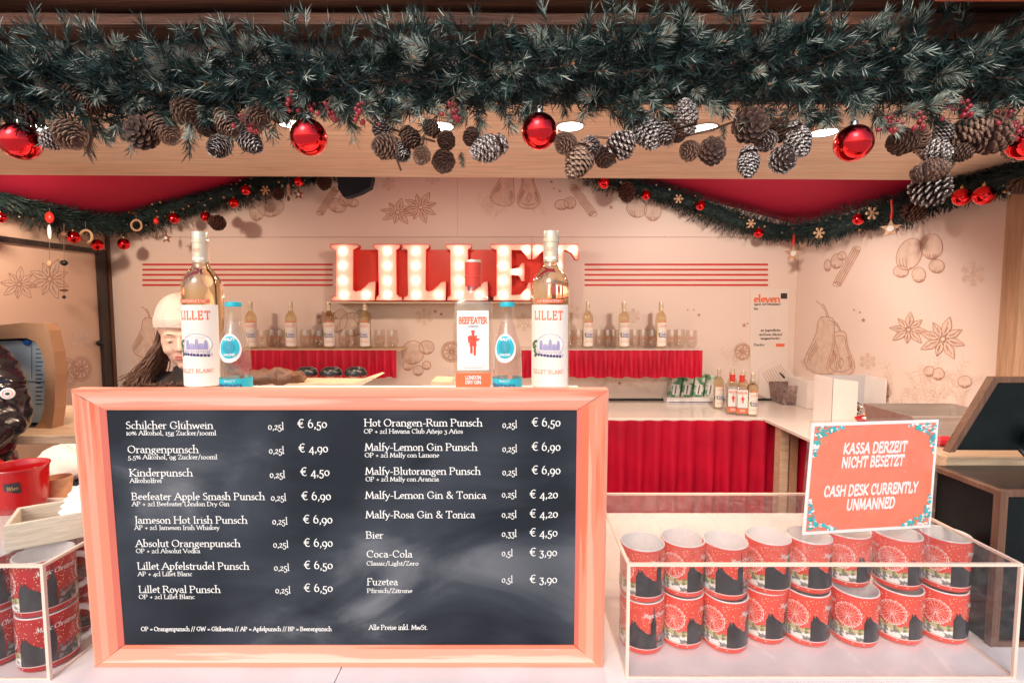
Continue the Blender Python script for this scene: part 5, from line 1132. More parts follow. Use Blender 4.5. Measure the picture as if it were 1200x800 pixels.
# brown framed case
fc = thing('framed_case', 'brown cardboard case with rounded window showing a pale printed sheet', 'case', (0, 1.72, 0))
def ff(u, v, w_): q = atY(u, -v, 1.72); return (q.x, -w_, q.z)
outer = [(-40,512),(-40,389),(0,381),(30,378),(56,379),(60,387),(66,412),(68,440),(67,478),(63,506),(54,512)]
inner = [(-40,500),(-40,402),(0,397),(32,396),(42,400),(49,410),(53,424),(54,450),(53,478),(49,492),(42,500)]
m = MB(); n_ = len(outer)
for i in range(n_-0):
    j = (i+1) % n_
    if i == n_-1: 
        pass
    def v3(p_, w_): return ff(p_[0], -p_[1], w_)
    a_, b2, c3, d3 = outer[i], outer[j], inner[j], inner[i]
    m.add([v3(a_, .01), v3(b2, .01), v3(c3, .004), v3(d3, .004)], [(3, 2, 1, 0)], 'cardboard'); m.add([v3(a_, .01), v3(b2, .01), v3(b2, -.035), v3(a_, -.035)], [(0, 1, 2, 3)], 'cardboard'); m.add([v3(d3, .004), v3(c3, .004), v3(c3, -.034), v3(d3, -.034)], [(3, 2, 1, 0)], 'slate_edge')
m.build('cardboard_shell', parent=fc, smooth=False)
m = MB(); m.prism([(x, -y) for x, y in inner], -.0335, -.0345, ff, 'slate_edge'); m.build('dark_backing', parent=fc, smooth=False)
m = MB(); m.prism([(-30, -497), (49, -497), (51, -430), (44, -403), (36, -399), (-30, -401)], -.026, -.029, ff, 'sheet_blue'); sh = m.build('printed_sheet', parent=fc, smooth=False)
m = MB(); qq = []
for i in range(14): qq += line2([(34, -(410+i*5)), (42-(i % 3), -(410+i*5))], 1.2)
qq += line2([(18, -448), (49, -449)], 1)+line2([(29, -406), (29, -444)], .8); decal(m, qq, ff, 'slate_edge', -.0255); m.build('printed_lines', parent=sh, smooth=False)
q = ff(25, -401, .0); m = MB(); m.ball((q[0], .02, q[2]), (.013, .008, .013), 'blue_pin', 14, 8); m.build('blue_clip', parent=fc)
# cream knitted cap / cloth
q = atY(76, 545, 1.36); cl = thing('cream_cloth', 'crumpled cream fleece cloth between the red cup and the board frame', 'cloth', (q.x, 1.38, q.z))
m = MB(); random.seed(9); v_, seg, rg = [], 26, 14
for i in range(rg+1):
    t0_ = math.pi*i/rg
    for k in range(seg):
        a_ = 2*math.pi*k/seg; d = 1+.09*math.sin(3*a_+2*t0_)+.05*math.sin(5*a_+4*t0_)
        v_.append((.075*d*math.sin(t0_)*math.cos(a_)+.01*math.cos(t0_), .05*d*math.sin(t0_)*math.sin(a_), -.048*math.cos(t0_)*d))
m.add(v_, [(i*seg+k, i*seg+(k+1) % seg, (i+1)*seg+(k+1) % seg, (i+1)*seg+k) for i in range(rg) for k in range(seg)], 'cream_cloth'); m.build('cloth', parent=cl)
m = MB(); m.box((-.11, -.07, -.30), (.12, .09, -.045), 'black_cloth', bev=.01); m.build('black_box', parent=cl, smooth=False)
q = atY(90, 590, 1.25); m = MB(); m.box((q.x-.08, 1.22, CZ), (q.x+.10, 1.34, q.z), 'white_board', bev=.006); tag(m.build('white_crate', smooth=False), 'white crate below the cream cloth, mostly hidden by the board frame', 'box')
# black cloth / speaker hanging at the soffit
q = atY(414, 216, 2.3); sp_ = thing('black_cloth', 'black cloth bag hanging under the soffit above the glowing letters', 'bag', (q.x, 2.3, q.z))
P = [(-.075, .06), (-.072, .03), (-.062, -.02), (-.05, -.055), (-.02, -.05), (.03, -.035), (.078, -.012), (.082, .03), (.085, .06)]
m = MB(); m.prism(P[::1], 0, .05, lambda u, v, w_: (u+.006*math.sin(v*90), w_, v), 'black_cloth'); m.build('bag', parent=sp_)
m = MB(); m.tube([(0, .02, .05), (0, .02, .30)], .006, 8, 'black_plastic'); m.build('strap', parent=sp_)
# ================================================================== GARLANDS
def needle_q(vs, fs, p, d, L, w_, rng):
    s_ = d.cross(Vector((rng.uniform(-1, 1), rng.uniform(-1, 1), rng.uniform(-1, 1))))
    if s_.length < 1e-4: return
    s_ = s_.normalized()*w_/2; b_ = p+d*L*.6+Vector((0, 0, -L*.04)); e = p+d*L; o = len(vs)
    vs += [tuple(p-s_*.6), tuple(p+s_*.6), tuple(b_+s_), tuple(e), tuple(b_-s_)]; fs.append([o, o+1, o+2, o+3, o+4])
def sprig_mesh(seed, L=.11, steps=24, per=8, nl=.044, pale=.35):
    rng = random.Random(seed); m = MB(); pts = [Vector((0, 0, 0))]; d = Vector((0, 0, 1))
    for i in range(6): d = (d+Vector((rng.uniform(-.16, .16), rng.uniform(-.16, .16), 0))).normalized(); pts.append(pts[-1]+d*L/6)
    m.tube(pts, [.0022]*5+[.0016, .001], 5, 'twig')
    for mt, part in (('needle', 0), ('needle_pale', 1)):
        vs = []; fs = []
        for i in range(steps):
            t = (i+.5)/steps; k = min(5, int(t*6)); q = pts[k].lerp(pts[k+1], t*6-k); ax = (pts[k+1]-pts[k]).normalized(); o1 = ax.orthogonal().normalized(); o2 = ax.cross(o1)
            for j in range(per):
                isp = t > .45 and rng.random() < pale
                a = rng.uniform(0, 6.28); el = rng.uniform(.55, 1.25)*(1-.45*t)
                dd = (ax*math.cos(el)+(o1*math.cos(a)+o2*math.sin(a))*math.sin(el)).normalized(); ln = nl*rng.uniform(.7, 1.15)*(1-.25*t); rr = rng.uniform(0, 1)
                if isp == bool(part): needle_q(vs, fs, q, dd, ln, .0017, rng)
        m.add(vs, fs, mt)
    if seed % 2: m.ball(pts[-1], (.0035, .0035, .006), 'bud', 6, 4)
    return m.mesh('sprig', smooth=False)
SPR = [sprig_mesh(s_, pale=(.08, .3, .6, .85)[s_ % 4], L=(.075, .09, .065)[s_ % 3]) for s_ in range(8)]
fg = thing('fir_garland', 'thick dark green fir garland along the front eaves', 'garland', (0, 1.235, 2.15))
rng = random.Random(5)
def gz(x): return .004*math.sin(x*7)+.012*math.sin(x*3.1+1)+(.018 if x > .3 else -.002)-(.012 if -1 < x < -.55 else 0)
m = MB(); vs = []; fs = []
for i in range(24000):
    x = rng.uniform(-1.75, 1.85); a = rng.uniform(0, 6.28); r0 = rng.uniform(.1, .85)
    c_ = Vector((x, .075*math.cos(a)*r0, gz(x)+.078*math.sin(a)*r0)); d = (Vector((rng.uniform(-1, 1), math.cos(a)*.5, math.sin(a)*.5))+Vector((rng.uniform(-.6, .6), rng.uniform(-.6, .6), rng.uniform(-.7, .7)))).normalized(); needle_q(vs, fs, c_, d, rng.uniform(.028, .05), .0034, rng)
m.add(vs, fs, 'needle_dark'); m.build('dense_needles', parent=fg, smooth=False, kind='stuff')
m = MB(); m.tube([(-1.8+.09*i, .0+.01*math.sin(i*2.1), gz(-1.8+.09*i)+.012*math.sin(i)) for i in range(42)], .010, 8, 'twig'); m.build('stem', parent=fg)
CLUMPS = [(238, 118), (30, 118), (150, 116), (330, 112), (392, 118), (455, 122), (560, 124), (610, 116), (690, 132), (730, 122), (785, 122), (905, 128), (955, 128), (1040, 134), (1110, 132), (1165, 134), (850, 122), (505, 120)]
for i in range(300):
    x = -1.62+3.3*(i+rng.uniform(-.4, .4))/300
    a = rng.choice([rng.gauss(-90, 30), rng.gauss(-150, 35), rng.gauss(-35, 35), rng.gauss(-90, 60)])      # -90: towards the viewer
    a = R(a); rr = rng.uniform(.25, .95); c_ = Vector((x, .07*math.sin(a)*rr, gz(x)-.085*math.cos(a)*rr*(-1)*(-1)))
    base = Vector((x, math.sin(a)*.055*rr, gz(x)+math.cos(a)*.075*rr-.0))
    d = Vector((rng.uniform(-.75, .75), math.sin(a)*.9, (math.cos(a)*.75-.12)*(.6 if math.cos(a) > .2 else 1))).normalized()
    if i % 4 == 0:
        cx_, cz_ = CLUMPS[(i//4) % len(CLUMPS)]; q_ = atY(cx_+rng.uniform(-26, 26), cz_+rng.uniform(-14, 10), 1.22+rng.uniform(-.02, .03)); base = q_-Vector(fg.location); d = Vector((rng.uniform(-.8, .8), rng.uniform(-.9, .1), rng.uniform(-1, .25))).normalized()
    o = bpy.data.objects.new('sprig', SPR[rng.randrange(8)]); C.objects.link(o); o.parent = fg; o.location = base; o.rotation_euler = d.to_track_quat('Z', 'Y').to_euler(); o.rotation_euler.rotate_axis('Z', rng.uniform(0, 6.28)); sc = rng.uniform(.6, 1.0); o.scale = (sc,)*3
# extra outer tufts joined (too many to be parts)
m = MB(); vs = []; fs = []; vp = []; fp = []; tw = MB()
for i in range(330):
    x = rng.uniform(-1.68, 1.75); a = rng.uniform(R(-190), R(10)); b_ = Vector((x, math.sin(a)*.07, gz(x)+math.cos(a)*.085)); d = Vector((rng.uniform(-.9, .9), math.sin(a), math.cos(a)*.8-.1)).normalized(); L_ = rng.uniform(.04, .075)
    o1 = d.orthogonal().normalized(); o2 = d.cross(o1)
    for k in range(46):
        t = rng.random(); aa = rng.uniform(0, 6.28); el = rng.uniform(.5, 1.2)*(1-.4*t); dd = (d*math.cos(el)+(o1*math.cos(aa)+o2*math.sin(aa))*math.sin(el)).normalized()
        if rng.random() < (.22 if i % 3 else .5) and t > .5: needle_q(vp, fp, b_+d*L_*t, dd, rng.uniform(.02, .034), .0016, rng)
        else: needle_q(vs, fs, b_+d*L_*t, dd, rng.uniform(.022, .038), .0017, rng)
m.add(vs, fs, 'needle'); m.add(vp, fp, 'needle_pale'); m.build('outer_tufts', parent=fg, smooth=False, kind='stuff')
for pts in ([(60,120),(85,112),(110,118),(150,132),(185,138)], [(430,140),(455,160),(470,200)], [(455,150),(480,158),(510,166)], [(690,160),(715,162),(740,158)], [(800,160),(835,152),(868,140)], [(890,150),(920,158),(935,170)], [(1060,150),(1085,158),(1110,150)], [(265,130),(285,120),(310,128)]):
    m = MB(); m.tube([atY(x, y, 1.24)-Vector(fg.location) for x, y in pts], [.003, .003, .0028, .0025, .002][:len(pts)], 6, 'twig'); m.build('twig', parent=fg)
p = atY(105, 158, 1.22)-Vector(fg.location); m = MB(); m.ball((0, 0, 0), (.008, .004, .045), 'wood_brown', 12, 8, Matrix.Translation(p) @ Matrix.Rotation(R(6), 4, 'Y')); m.build('seed_pod', parent=fg)
for k, (x, y, ang_) in enumerate([(130, 148, 100), (136, 150, 70), (540, 178, 95), (848, 146, 100)]):
    p = atY(x, y, 1.23)-Vector(fg.location); o = bpy.data.objects.new('dry_sprig', SPR[1]); C.objects.link(o); o.parent = fg; o.location = p; o.rotation_euler = (0, R(ang_+80), 0); o.scale = (.35,)*3

def inner_garland(label, path, r, n, seed):
    rg = random.Random(seed); P = [Vector(p) for p in path]; t = thing('fir_garland', label, 'garland', P[0]); O = P[0]; seg = [(a-b_).length for a, b_ in zip(P, P[1:])]; T = sum(seg)
    def at(s_):
        for a, b_, L_ in zip(P, P[1:], seg):
            if s_ <= L_: return a.lerp(b_, s_/L_), (b_-a).normalized()
            s_ -= L_
        return P[-1], (P[-1]-P[-2]).normalized()
    m = MB(); m.tube([at(T*i/30)[0]-O for i in range(31)], r*.55, 8, 'needle_dark'); m.build('stem', parent=t)
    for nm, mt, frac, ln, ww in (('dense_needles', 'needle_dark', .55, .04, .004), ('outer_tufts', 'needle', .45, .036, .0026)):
        m = MB(); vs = []; fs = []; bump_ = [rg.uniform(.75, 1.25) for _ in range(200)]
        for i in range(int(n*frac)):
            s_ = rg.uniform(0, T); c_, ax = at(s_); o1 = Vector((0, 0, 1)); o1 = (o1-ax*ax.dot(o1)).normalized(); o2 = ax.cross(o1); a = rg.uniform(0, 6.28); bb = bump_[int(s_*18) % 200]*(.85+.3*math.sin(a*3+s_*9))
            q = o1*math.cos(a)+o2*math.sin(a); pt = c_-O+q*r*bb*rg.uniform(.35, .95); dd = (q+ax*rg.uniform(-.8, .8)+Vector((0, 0, -.15))).normalized(); needle_q(vs, fs, pt, dd, ln*rg.uniform(.6, 1.2), ww, rg)
        m.add(vs, fs, mt); m.build(nm, parent=t, smooth=False, kind='stuff')
    m = MB(); vs = []
    for i in range(60):
        s_ = rg.uniform(0, T); c_, ax = at(s_); m.ball(c_-O+Vector((rg.uniform(-.04, .04), -r*.9, rg.uniform(-.07, .05))), rg.uniform(.004, .009), rg.choice(['bud', 'gold', 'needle_pale']), 6, 4)
    m.build('small_bud_cluster', parent=t, kind='stuff')
pl_ = [atX(x, y, -2.60) for x, y in ((-60, 216), (0, 232), (40, 246), (85, 260))]+[atY(x, y, 3.34) for x, y in ((150, 262), (200, 246), (245, 234), (290, 221), (345, 208), (400, 193), (450, 180))]
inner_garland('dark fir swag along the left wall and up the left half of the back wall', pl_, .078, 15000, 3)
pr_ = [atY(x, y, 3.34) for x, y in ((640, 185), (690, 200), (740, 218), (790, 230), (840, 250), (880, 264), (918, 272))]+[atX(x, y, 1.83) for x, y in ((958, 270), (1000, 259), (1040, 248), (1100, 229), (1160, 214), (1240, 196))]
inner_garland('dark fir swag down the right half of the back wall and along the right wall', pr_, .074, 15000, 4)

# ---- pine cones
def cone_mesh(mt, N=84, fat=.40, opn=.5, seed=0, closed=0):
    rg = random.Random(seed); m = MB(); at = []; m.lathe([(.0005, 0), (.10, .02), (fat*.45, .3), (fat*.4, .6), (.05, .95), (.0005, 1)], 8, mt); at += [0]*len(m.v)
    for i in range(N):
        t = (i+.5)/N; z = .05+.9*t**1.05; r_ = fat*(math.sin(math.pi*(.13+.80*t))**.75)*rg.uniform(.93, 1.07); a = i*2.39996; w_ = .105*(.6+.8*math.sin(math.pi*(.15+.7*t))); tz = opn*.16-(.10 if t < .2 else 0); th = .022
        T = Matrix.Rotation(a, 4, 'Z')
        P = [(r_*.3, -w_*.35, z), (r_*.3, w_*.35, z), (r_*.8, w_, z+tz*.6), (r_*.8, -w_, z+tz*.6), (r_, w_*.55, z+tz), (r_, -w_*.55, z+tz), (r_*1.03, 0, z+tz*1.15)]
        Q = [(x*.97, y, z_-th-(.03 if k > 1 else 0)) for k, (x, y, z_) in enumerate(P)]
        m.add(P+Q, [(0, 1, 2, 3)[::-1], (3, 2, 4, 5)[::-1], (5, 4, 6)[::-1], (7, 8, 9, 10), (10, 9, 11, 12), (12, 11, 13), (2, 9, 11, 4)[::-1], (3, 10, 12, 5), (4, 11, 13, 6)[::-1], (5, 12, 13, 6)], mt, T)
        at += [0, 0, .55, .55, 1, 1, 1, 0, 0, .3, .3, .8, .8, 1]
    m.attr = at; return m.mesh('pine_cone', smooth=False)
CM = {}
for k, mt in (('b', 'cone_brown'), ('p', 'cone_pale'), ('f', 'cone_frost')):
    CM[k+'o'] = cone_mesh(mt, 80, .44, .35, 1); CM[k+'c'] = cone_mesh(mt, 110, .36, .9, 2); CM[k+'r'] = cone_mesh(mt, 70, .56, .15, 3)
# x, y, size px, axis angle in the picture (0 = right, 90 = up), tilt towards the viewer, kind, label
cones = [
(62,104,34,140,0,'bc','brown pine cone tucked high in the fir at the far left'),
(86,114,30,-30,10,'bo','dark open pine cone beside the highest cone at the far left'),
(108,122,26,-20,0,'bo','small dark pine cone above the hanging seed pod'),
(28,140,34,200,30,'bo','brown pine cone behind the leftmost red bauble'),
(62,164,26,200,20,'fo','frosted open pine cone touching the leftmost red bauble'),
(82,158,38,-40,20,'po','wide ribbed pine cone left of the hanging seed pod'),
(165,155,34,-90,85,'br','rosette shaped brown cone facing the viewer right of the seed pod'),
(188,148,36,-50,10,'bc','dark cone leaning on the rosette shaped cone'),
(199,158,26,-40,30,'po','small cone below the pair of left cones'),
(219,131,36,-35,30,'po','open brown cone at the fir edge above the left cone trio'),
(242,148,26,-60,30,'bo','small dark cone between two cones left of the second bauble'),
(259,170,34,-100,50,'fc','round ridged cone lowest in the cluster left of the second bauble'),
(266,143,38,-50,20,'pc','pale scaled cone in the middle of the cluster left of the second bauble'),
(290,164,34,-35,10,'fc','pointed frosted cone pointing right left of the second bauble'),
(302,139,30,-30,30,'po','brown cone beside the red berries left of the second bauble'),
(326,130,30,-20,10,'bo','dark cone half in the fir just left of the second bauble'),
(447,152,24,90,40,'fo','snowy round cone at the top of the bunch right of the second bauble'),
(452,172,34,200,50,'po','pale open cone at the bottom left of the bunch right of the second bauble'),
(468,176,30,-45,30,'fc','white tipped cone at the bottom right of the bunch right of the second bauble'),
(481,162,26,-50,10,'bo','small brown cone above the lone round cone'),
(494,182,24,-90,60,'po','small round brown cone hanging between two cone bunches'),
(505,150,22,150,40,'po','small pale cone just left of the third spotlight'),
(523,165,24,-90,40,'bo','dark small cone stacked above the larger round cone left of the middle bauble'),
(520,189,30,-80,50,'bo','round dark cone with white flecks hanging lowest left of the middle bauble'),
(552,161,22,-100,30,'bo','little dark cone half way to the big ridged cone'),
(575,173,42,200,5,'fc','big ridged cone with white edges left of the middle bauble'),
(662,168,28,-140,40,'po','brown cone directly right of the middle bauble'),
(681,185,44,-120,0,'pc','long cone pointing down left, lowest right of the middle bauble'),
(692,173,26,-80,40,'fo','snow dusted cone touching the long down pointing cone'),
(709,184,28,-70,50,'bo','dark open cone between the long cone and the snowy cone'),
(727,171,38,35,10,'fo','snowy open cone lying sideways right of the middle bauble'),
(756,151,44,-60,5,'fc','long ridged cone with white edges below the fir right of centre'),
(779,158,26,-80,30,'fo','white tipped small cone beside the long ridged cone'),
(793,155,26,-70,40,'bo','brown cone between the ridged cone and the upright frosted cone'),
(804,140,38,100,10,'fc','upright frosted cone in the fir beside the fifth spotlight'),
(808,177,26,-160,30,'po','pale brown cone lying left of the dark rosette cone'),
(835,177,28,-90,85,'br','dark rosette shaped cone facing the viewer below the fifth spotlight'),
(880,147,36,-90,80,'br','big dark rosette cone right of the fifth spotlight'),
(877,188,34,-92,5,'fc','egg shaped ridged cone hanging straight down right of centre'),
(897,165,28,-150,30,'fo','snowy small cone above the egg shaped cone'),
(914,152,28,150,30,'bo','brown cone between the rosette cone and the sixth spotlight'),
(933,161,40,-70,10,'fc','large dark cone pointing down beside the sixth spotlight'),
(918,187,28,-60,75,'fr','very snowy round cone below the large dark cone'),
(1057,166,34,185,10,'bo','dark cone pointing left in the right hand cone bunch'),
(1077,162,26,120,40,'po','pale cone at the top left of the right hand cone bunch'),
(1091,174,38,-40,30,'fc','white edged cone at the centre of the right hand cone bunch'),
(1105,156,24,60,30,'fo','snowy small cone behind the centre of the right hand bunch'),
(1137,154,40,20,30,'po','big pale brown cone at the upper right of the right hand bunch'),
(1126,179,24,-20,40,'bo','dark small cone under the big pale brown cone'),
(1163,160,46,15,5,'bo','long very dark cone pointing right at the right hand side'),
(1088,201,36,15,15,'bc','dark ribbed cone hanging below the right hand bunch'),
(1109,190,20,60,40,'fo','tiny frosted cone beside the dark ribbed cone'),
(1093,222,38,-50,40,'fr','large frosted cone hanging lowest of all, in front of the inner swag'),
(1193,172,34,-100,20,'po','pale brown cone at the right picture edge'),
]
CS = 1.0
for x, y, s_, ang_, tl_, kd, lb in cones:
    o = bpy.data.objects.new('pine_cone', CM[kd]); C.objects.link(o); Y = 1.20+random.uniform(-.015, .015)
    p = atY(x, y, Y); L_ = s_*1.0/600*Y; d = Vector((math.cos(R(ang_))*math.cos(R(tl_)), -math.sin(R(tl_)), math.sin(R(ang_))*math.cos(R(tl_))))
    q = d.to_track_quat('Z', 'Y'); o.rotation_euler = q.to_euler(); o.rotation_euler.rotate_axis('Z', random.uniform(0, 6)); o.location = p-d*L_*.5; o.scale = (L_,)*3
    tag(o, lb, 'pine cone', 'pine cones wired to the front garland')
def bauble(loc, r, label, group, cap='silver_cap', seg=40):
    t = thing('bauble', label, 'bauble', loc, 0, group)
    m = MB(); m.ball((0, 0, 0), r, 'red_glass_ball', seg, seg//2); m.build('glass_ball', parent=t)
    m = MB(); m.lathe([(r*.20, r*.95), (r*.20, r*1.16), (r*.17, r*1.2), (.0005, r*1.2)], 16, cap)
    m.tube([(r*.1*math.cos(R(a)), 0, r*1.3+r*.12*math.sin(R(a))) for a in range(0, 361, 40)], r*.025, 5, cap); m.build('cap', parent=t)
    return t
BB = None
for x, y, lb in ((24,166,'shiny red bauble cut by the left picture edge, among cones'), (362,161,'shiny red bauble hanging second from the left under the front garland'), (632,154,'shiny red bauble in the middle of the front garland'), (1000,168,'shiny red bauble just right of the widest spotlight'), (1203,166,'shiny red bauble cut off by the right picture edge')):
    p = atY(x, y, 1.19); rz = random.uniform(-.3, .3)
    if BB is None: BB = bauble(p, .0405, lb, 'large red baubles on the front garland')
    else: dup(BB, p, rz, lb)
BR = None
for x, y, lb in ((352,120,'dark red berry cluster in the fir above the second bauble'), (384,128,'dark red berry cluster right of the second bauble'), (287,142,'red berry sprig over the cones left of the second bauble'), (430,134,'dark red berries at the fir edge above the snowy round cone'), (528,128,'pinkish red berry cluster in the fir left of the middle bauble'), (1066,143,'red berry cluster above the right hand cone bunch'), (1122,128,'dark berries deep in the fir above the big pale cone'), (1176,137,'bright red berry cluster near the right edge'), (1197,153,'red berries at the very right edge'), (1040,144,'small red berries right of the rightmost spotlight')):
    p = atY(x, y, 1.165)
    if BR is None:
        t = thing('berry_cluster', lb, 'berries', p, 0, 'red berry clusters on the front garland'); BR = t
        for i in range(13):
            q = Vector((random.uniform(-.028, .028), random.uniform(-.015, .015), random.uniform(-.024, .018))); m = MB(); m.ball(q, random.uniform(.0042, .0062), 'berry', 10, 6); m.build('berry', parent=t)
        m = MB()
        for i in range(6): m.tube([(0, .01, .025), (random.uniform(-.02, .02), 0, random.uniform(-.02, .01))], .0008, 4, 'twig')
        m.build('stalk', parent=t)
    else: dup(BR, p, random.uniform(0, 6), lb)
# ---- small ornaments on the inner swags
SB = None
def ipos(x, y, off=0):
    if x < 128: return atX(x, y, -2.50)
    if x > 950: return atX(x, y, 1.74)
    return atY(x, y, 3.23)
inn = [(0,255,6,'at the left picture edge'), (86,278,7,'left of the corner, larger of the pair over the dark frame rail'), (114,287,6.5,'at the left corner just above the dark frame rail'), (145,286,6.5,'right of the left corner post'), (204,256,6,'above the left red stripes'), (241,254,5.5,'beside the small dark cone over the left stripes'), (274,238,5.5,'next to the pair of printed nuts'), (288,223,5.5,'just under the soffit edge left'), (350,213,5.5,'over the small hanging star'),
(708,214,7,'nearest the soffit on the right swag'), (757,229,5.5,'right of the dark cone on the right swag'), (821,241,5.5,'half way down the right swag'), (889,273,5.5,'left of the right hand corner'), (941,271,6,'in the right hand corner'), (1006,257,6.5,'on the right wall beside the wooden snowflake'), (1127,231,10,'on the right swag, left one of the pair by the corner post'), (1153,229,11,'on the right swag, right one of the pair by the corner post')]
for x, y, s_, lb in inn:
    p = ipos(x, y); r_ = s_/600*p.y
    if SB is None: SB = bauble(p, .03, 'small red bauble '+lb, 'small red baubles on the inner swags', 'gold', 24); SB.scale = (r_/.03,)*3
    else: dup(SB, p, random.uniform(0, 6), 'small red bauble '+lb, scale=r_/.03)
for x, y, s_, a_, lb in ((255,261,20,-20,'small dark cone hanging from the left swag over the stripes'), (380,213,20,-90,'small brown cone beside the black cloth bag'), (326,228,13,-90,'tiny brown cone right of the gold ball on the left swag'), (735,226,22,-90,'small dark cone on the right swag near the soffit'), (1072,249,24,-20,'golden brown cone on the right wall swag'), (1194,219,20,-40,'small pale cone at the top of the corner post')):
    p = ipos(x, y); o = bpy.data.objects.new('pine_cone', CM['bo']); C.objects.link(o); d = Vector((math.cos(R(a_)), -.4, math.sin(R(a_)))).normalized(); L_ = s_/600*p.y; o.rotation_euler = d.to_track_quat('Z', 'Y').to_euler(); o.location = p-d*L_*.5; o.scale = (L_,)*3; tag(o, lb, 'pine cone', 'small cones on the inner swags')
def star_orn(x, y, s_, lb, red=True, mt='ornament_wood'):
    p = ipos(x, y); k = s_/600*p.y; t = thing('star_ornament', lb, 'ornament', p, R(-50) if x > 950 else 0)
    P = [(k*(1 if i % 2 == 0 else .42)*math.sin(i*math.pi/5), k*(1 if i % 2 == 0 else .42)*math.cos(i*math.pi/5)) for i in range(10)]
    m = MB(); m.prism(P[::-1], -.004, .004, lambda u, v, w_: (u, w_, v), mt, 'ornament_red'); m.build('star', parent=t, smooth=False)
    m = MB(); m.lathe([(.0005, .0), (k*.32, .0), (k*.32, .003), (.0005, .003)], 14, 'frost', Matrix.Translation((0, -.0045, 0)) @ Matrix.Rotation(R(90), 4, 'X')); m.build('disc', parent=t)
    m = MB(); m.tube([(0, 0, k), (.003, -.004, k*1.9), (-.003, 0, k*3)], k*.13 if red else .0015, 6, 'ornament_red' if red else 'twig'); m.build('ribbon', parent=t)
star_orn(1044, 268, 11, 'wooden star with red ribbon hanging on the right wall swag'); star_orn(929, 297, 10, 'wooden star with red ribbon hanging in the right hand corner')
star_orn(195, 279, 6, 'small brown star hanging over the left red stripes', False, 'wood_brown'); star_orn(350, 228, 6, 'small brown star hanging near the black cloth bag', False, 'wood_brown')
for x, y, s_, lb in ((311,223,5,'gold ball'), (795,233,5,'gold snowflake'), (880,262,5,'gold snowflake'), (960,273,6,'wooden snowflake'), (1022,250,7,'pale wooden snowflake')):
    p = ipos(x, y); k = s_/600*p.y; t = thing('flake_ornament', {311: 'small gilded flake under the soffit edge on the left swag', 795: 'small gilded flake high on the right swag', 880: 'small gilded flake low on the right swag', 960: 'wooden flake just right of the right hand corner', 1022: 'pale wooden flake above the star on the right wall'}[x], 'ornament', p)
    m = MB()
    for i in range(6): a = i*math.pi/3; m.tube([(0, 0, 0), (k*math.cos(a), 0, k*math.sin(a))], k*.16, 5, 'ornament_wood'); m.ball((k*.85*math.cos(a), 0, k*.85*math.sin(a)), k*.28, 'ornament_wood', 6, 4)
    m.build('flake', parent=t)
for x, y, s_, lb in ((101,277,7,'round wooden ring hanging between two red baubles at the left corner'), (160,264,6,'round wooden ring on the swag right of the left corner'), (941,284,4,'small dark ring under the bauble in the right hand corner')):
    p = ipos(x, y); k = s_/600*p.y; m = MB(); m.tube([(k*math.cos(R(a)), 0, k*math.sin(R(a))) for a in range(0, 361, 20)], k*.2, 6, 'ornament_wood'); m.tube([(0, 0, k), (0, 0, k*2.4)], .0015, 4, 'twig'); o = m.build('ring_ornament'); o.location = p; tag(o, lb, 'ornament')
def pendant(x, y0, y1, lb, items):
    p0, p1 = ipos(x, y0), ipos(x, y1); t = thing('hanging_pendant', lb, 'ornament', p0); m = MB(); m.tube([(0, 0, 0), p1-p0], .0012, 4, 'twig'); m.build('string', parent=t)
    for yy, r_, mt, sh in items: q = ipos(x, yy)-p0; m = MB(); m.ball(q, (r_, r_*.8, r_*sh), mt, 12, 8); m.build('bead', parent=t)
pendant(75, 262, 350, 'long string with dark beads hanging in front of the left star anise print', ((275, .018, 'wood_brown', 1), (308, .020, 'black_plastic', .8), (340, .022, 'wood_brown', .3), (348, .010, 'black_plastic', 1)))
pendant(58, 244, 322, 'long pendant with red bell and pale stick on the left wall', ((255, .022, 'ornament_red', 1.4), (272, .010, 'frost', 4), (309, .012, 'ornament_wood', 1.6)))
pendant(183, 252, 282, 'short red and dark pendant hanging over the left stripes', ((259, .016, 'ornament_red', 1.2), (275, .008, 'wood_brown', 3)))
pendant(338, 206, 236, 'short wooden pendant near the top of the left swag', ((222, .012, 'ornament_wood', 3), (233, .010, 'wood_brown', 1.5)))

# ================================================================== PEOPLE
def blob(name, parts, voxel, mt, parent, smooth=4):
    m = MB()
    for p_ in parts:
        if p_[0] == 'e': m.ball(p_[1], p_[2], mt, 18, 12)
        else:
            a, b_, r0, r1 = Vector(p_[1]), Vector(p_[2]), p_[3], p_[4]; d = (b_-a); L_ = d.length; d.normalize(); pts = []; rr = []
            for i in range(7): t = -math.pi/2+math.pi/2*i/6; pts.append(a+d*r0*math.sin(t)); rr.append(max(.0005, r0*math.cos(t)))
            for i in range(7): t = math.pi/2*i/6; pts.append(b_+d*r1*math.sin(t)); rr.append(max(.0005, r1*math.cos(t)))
            m.tube(pts, rr, 16, mt)
    o = m.build('tmp'); rm = o.modifiers.new('r', 'REMESH'); rm.mode = 'VOXEL'; rm.voxel_size = voxel; sm = o.modifiers.new('s', 'SMOOTH'); sm.iterations = smooth; sm.factor = .6
    dg = bpy.context.evaluated_depsgraph_get(); me = bpy.data.meshes.new_from_object(o.evaluated_get(dg)); bpy.data.objects.remove(o)
    me.materials.clear(); me.materials.append(M[mt]); me.polygons.foreach_set('use_smooth', [True]*len(me.polygons)); me.name = name
    q = bpy.data.objects.new(name, me); C.objects.link(q); q.parent = parent; return q
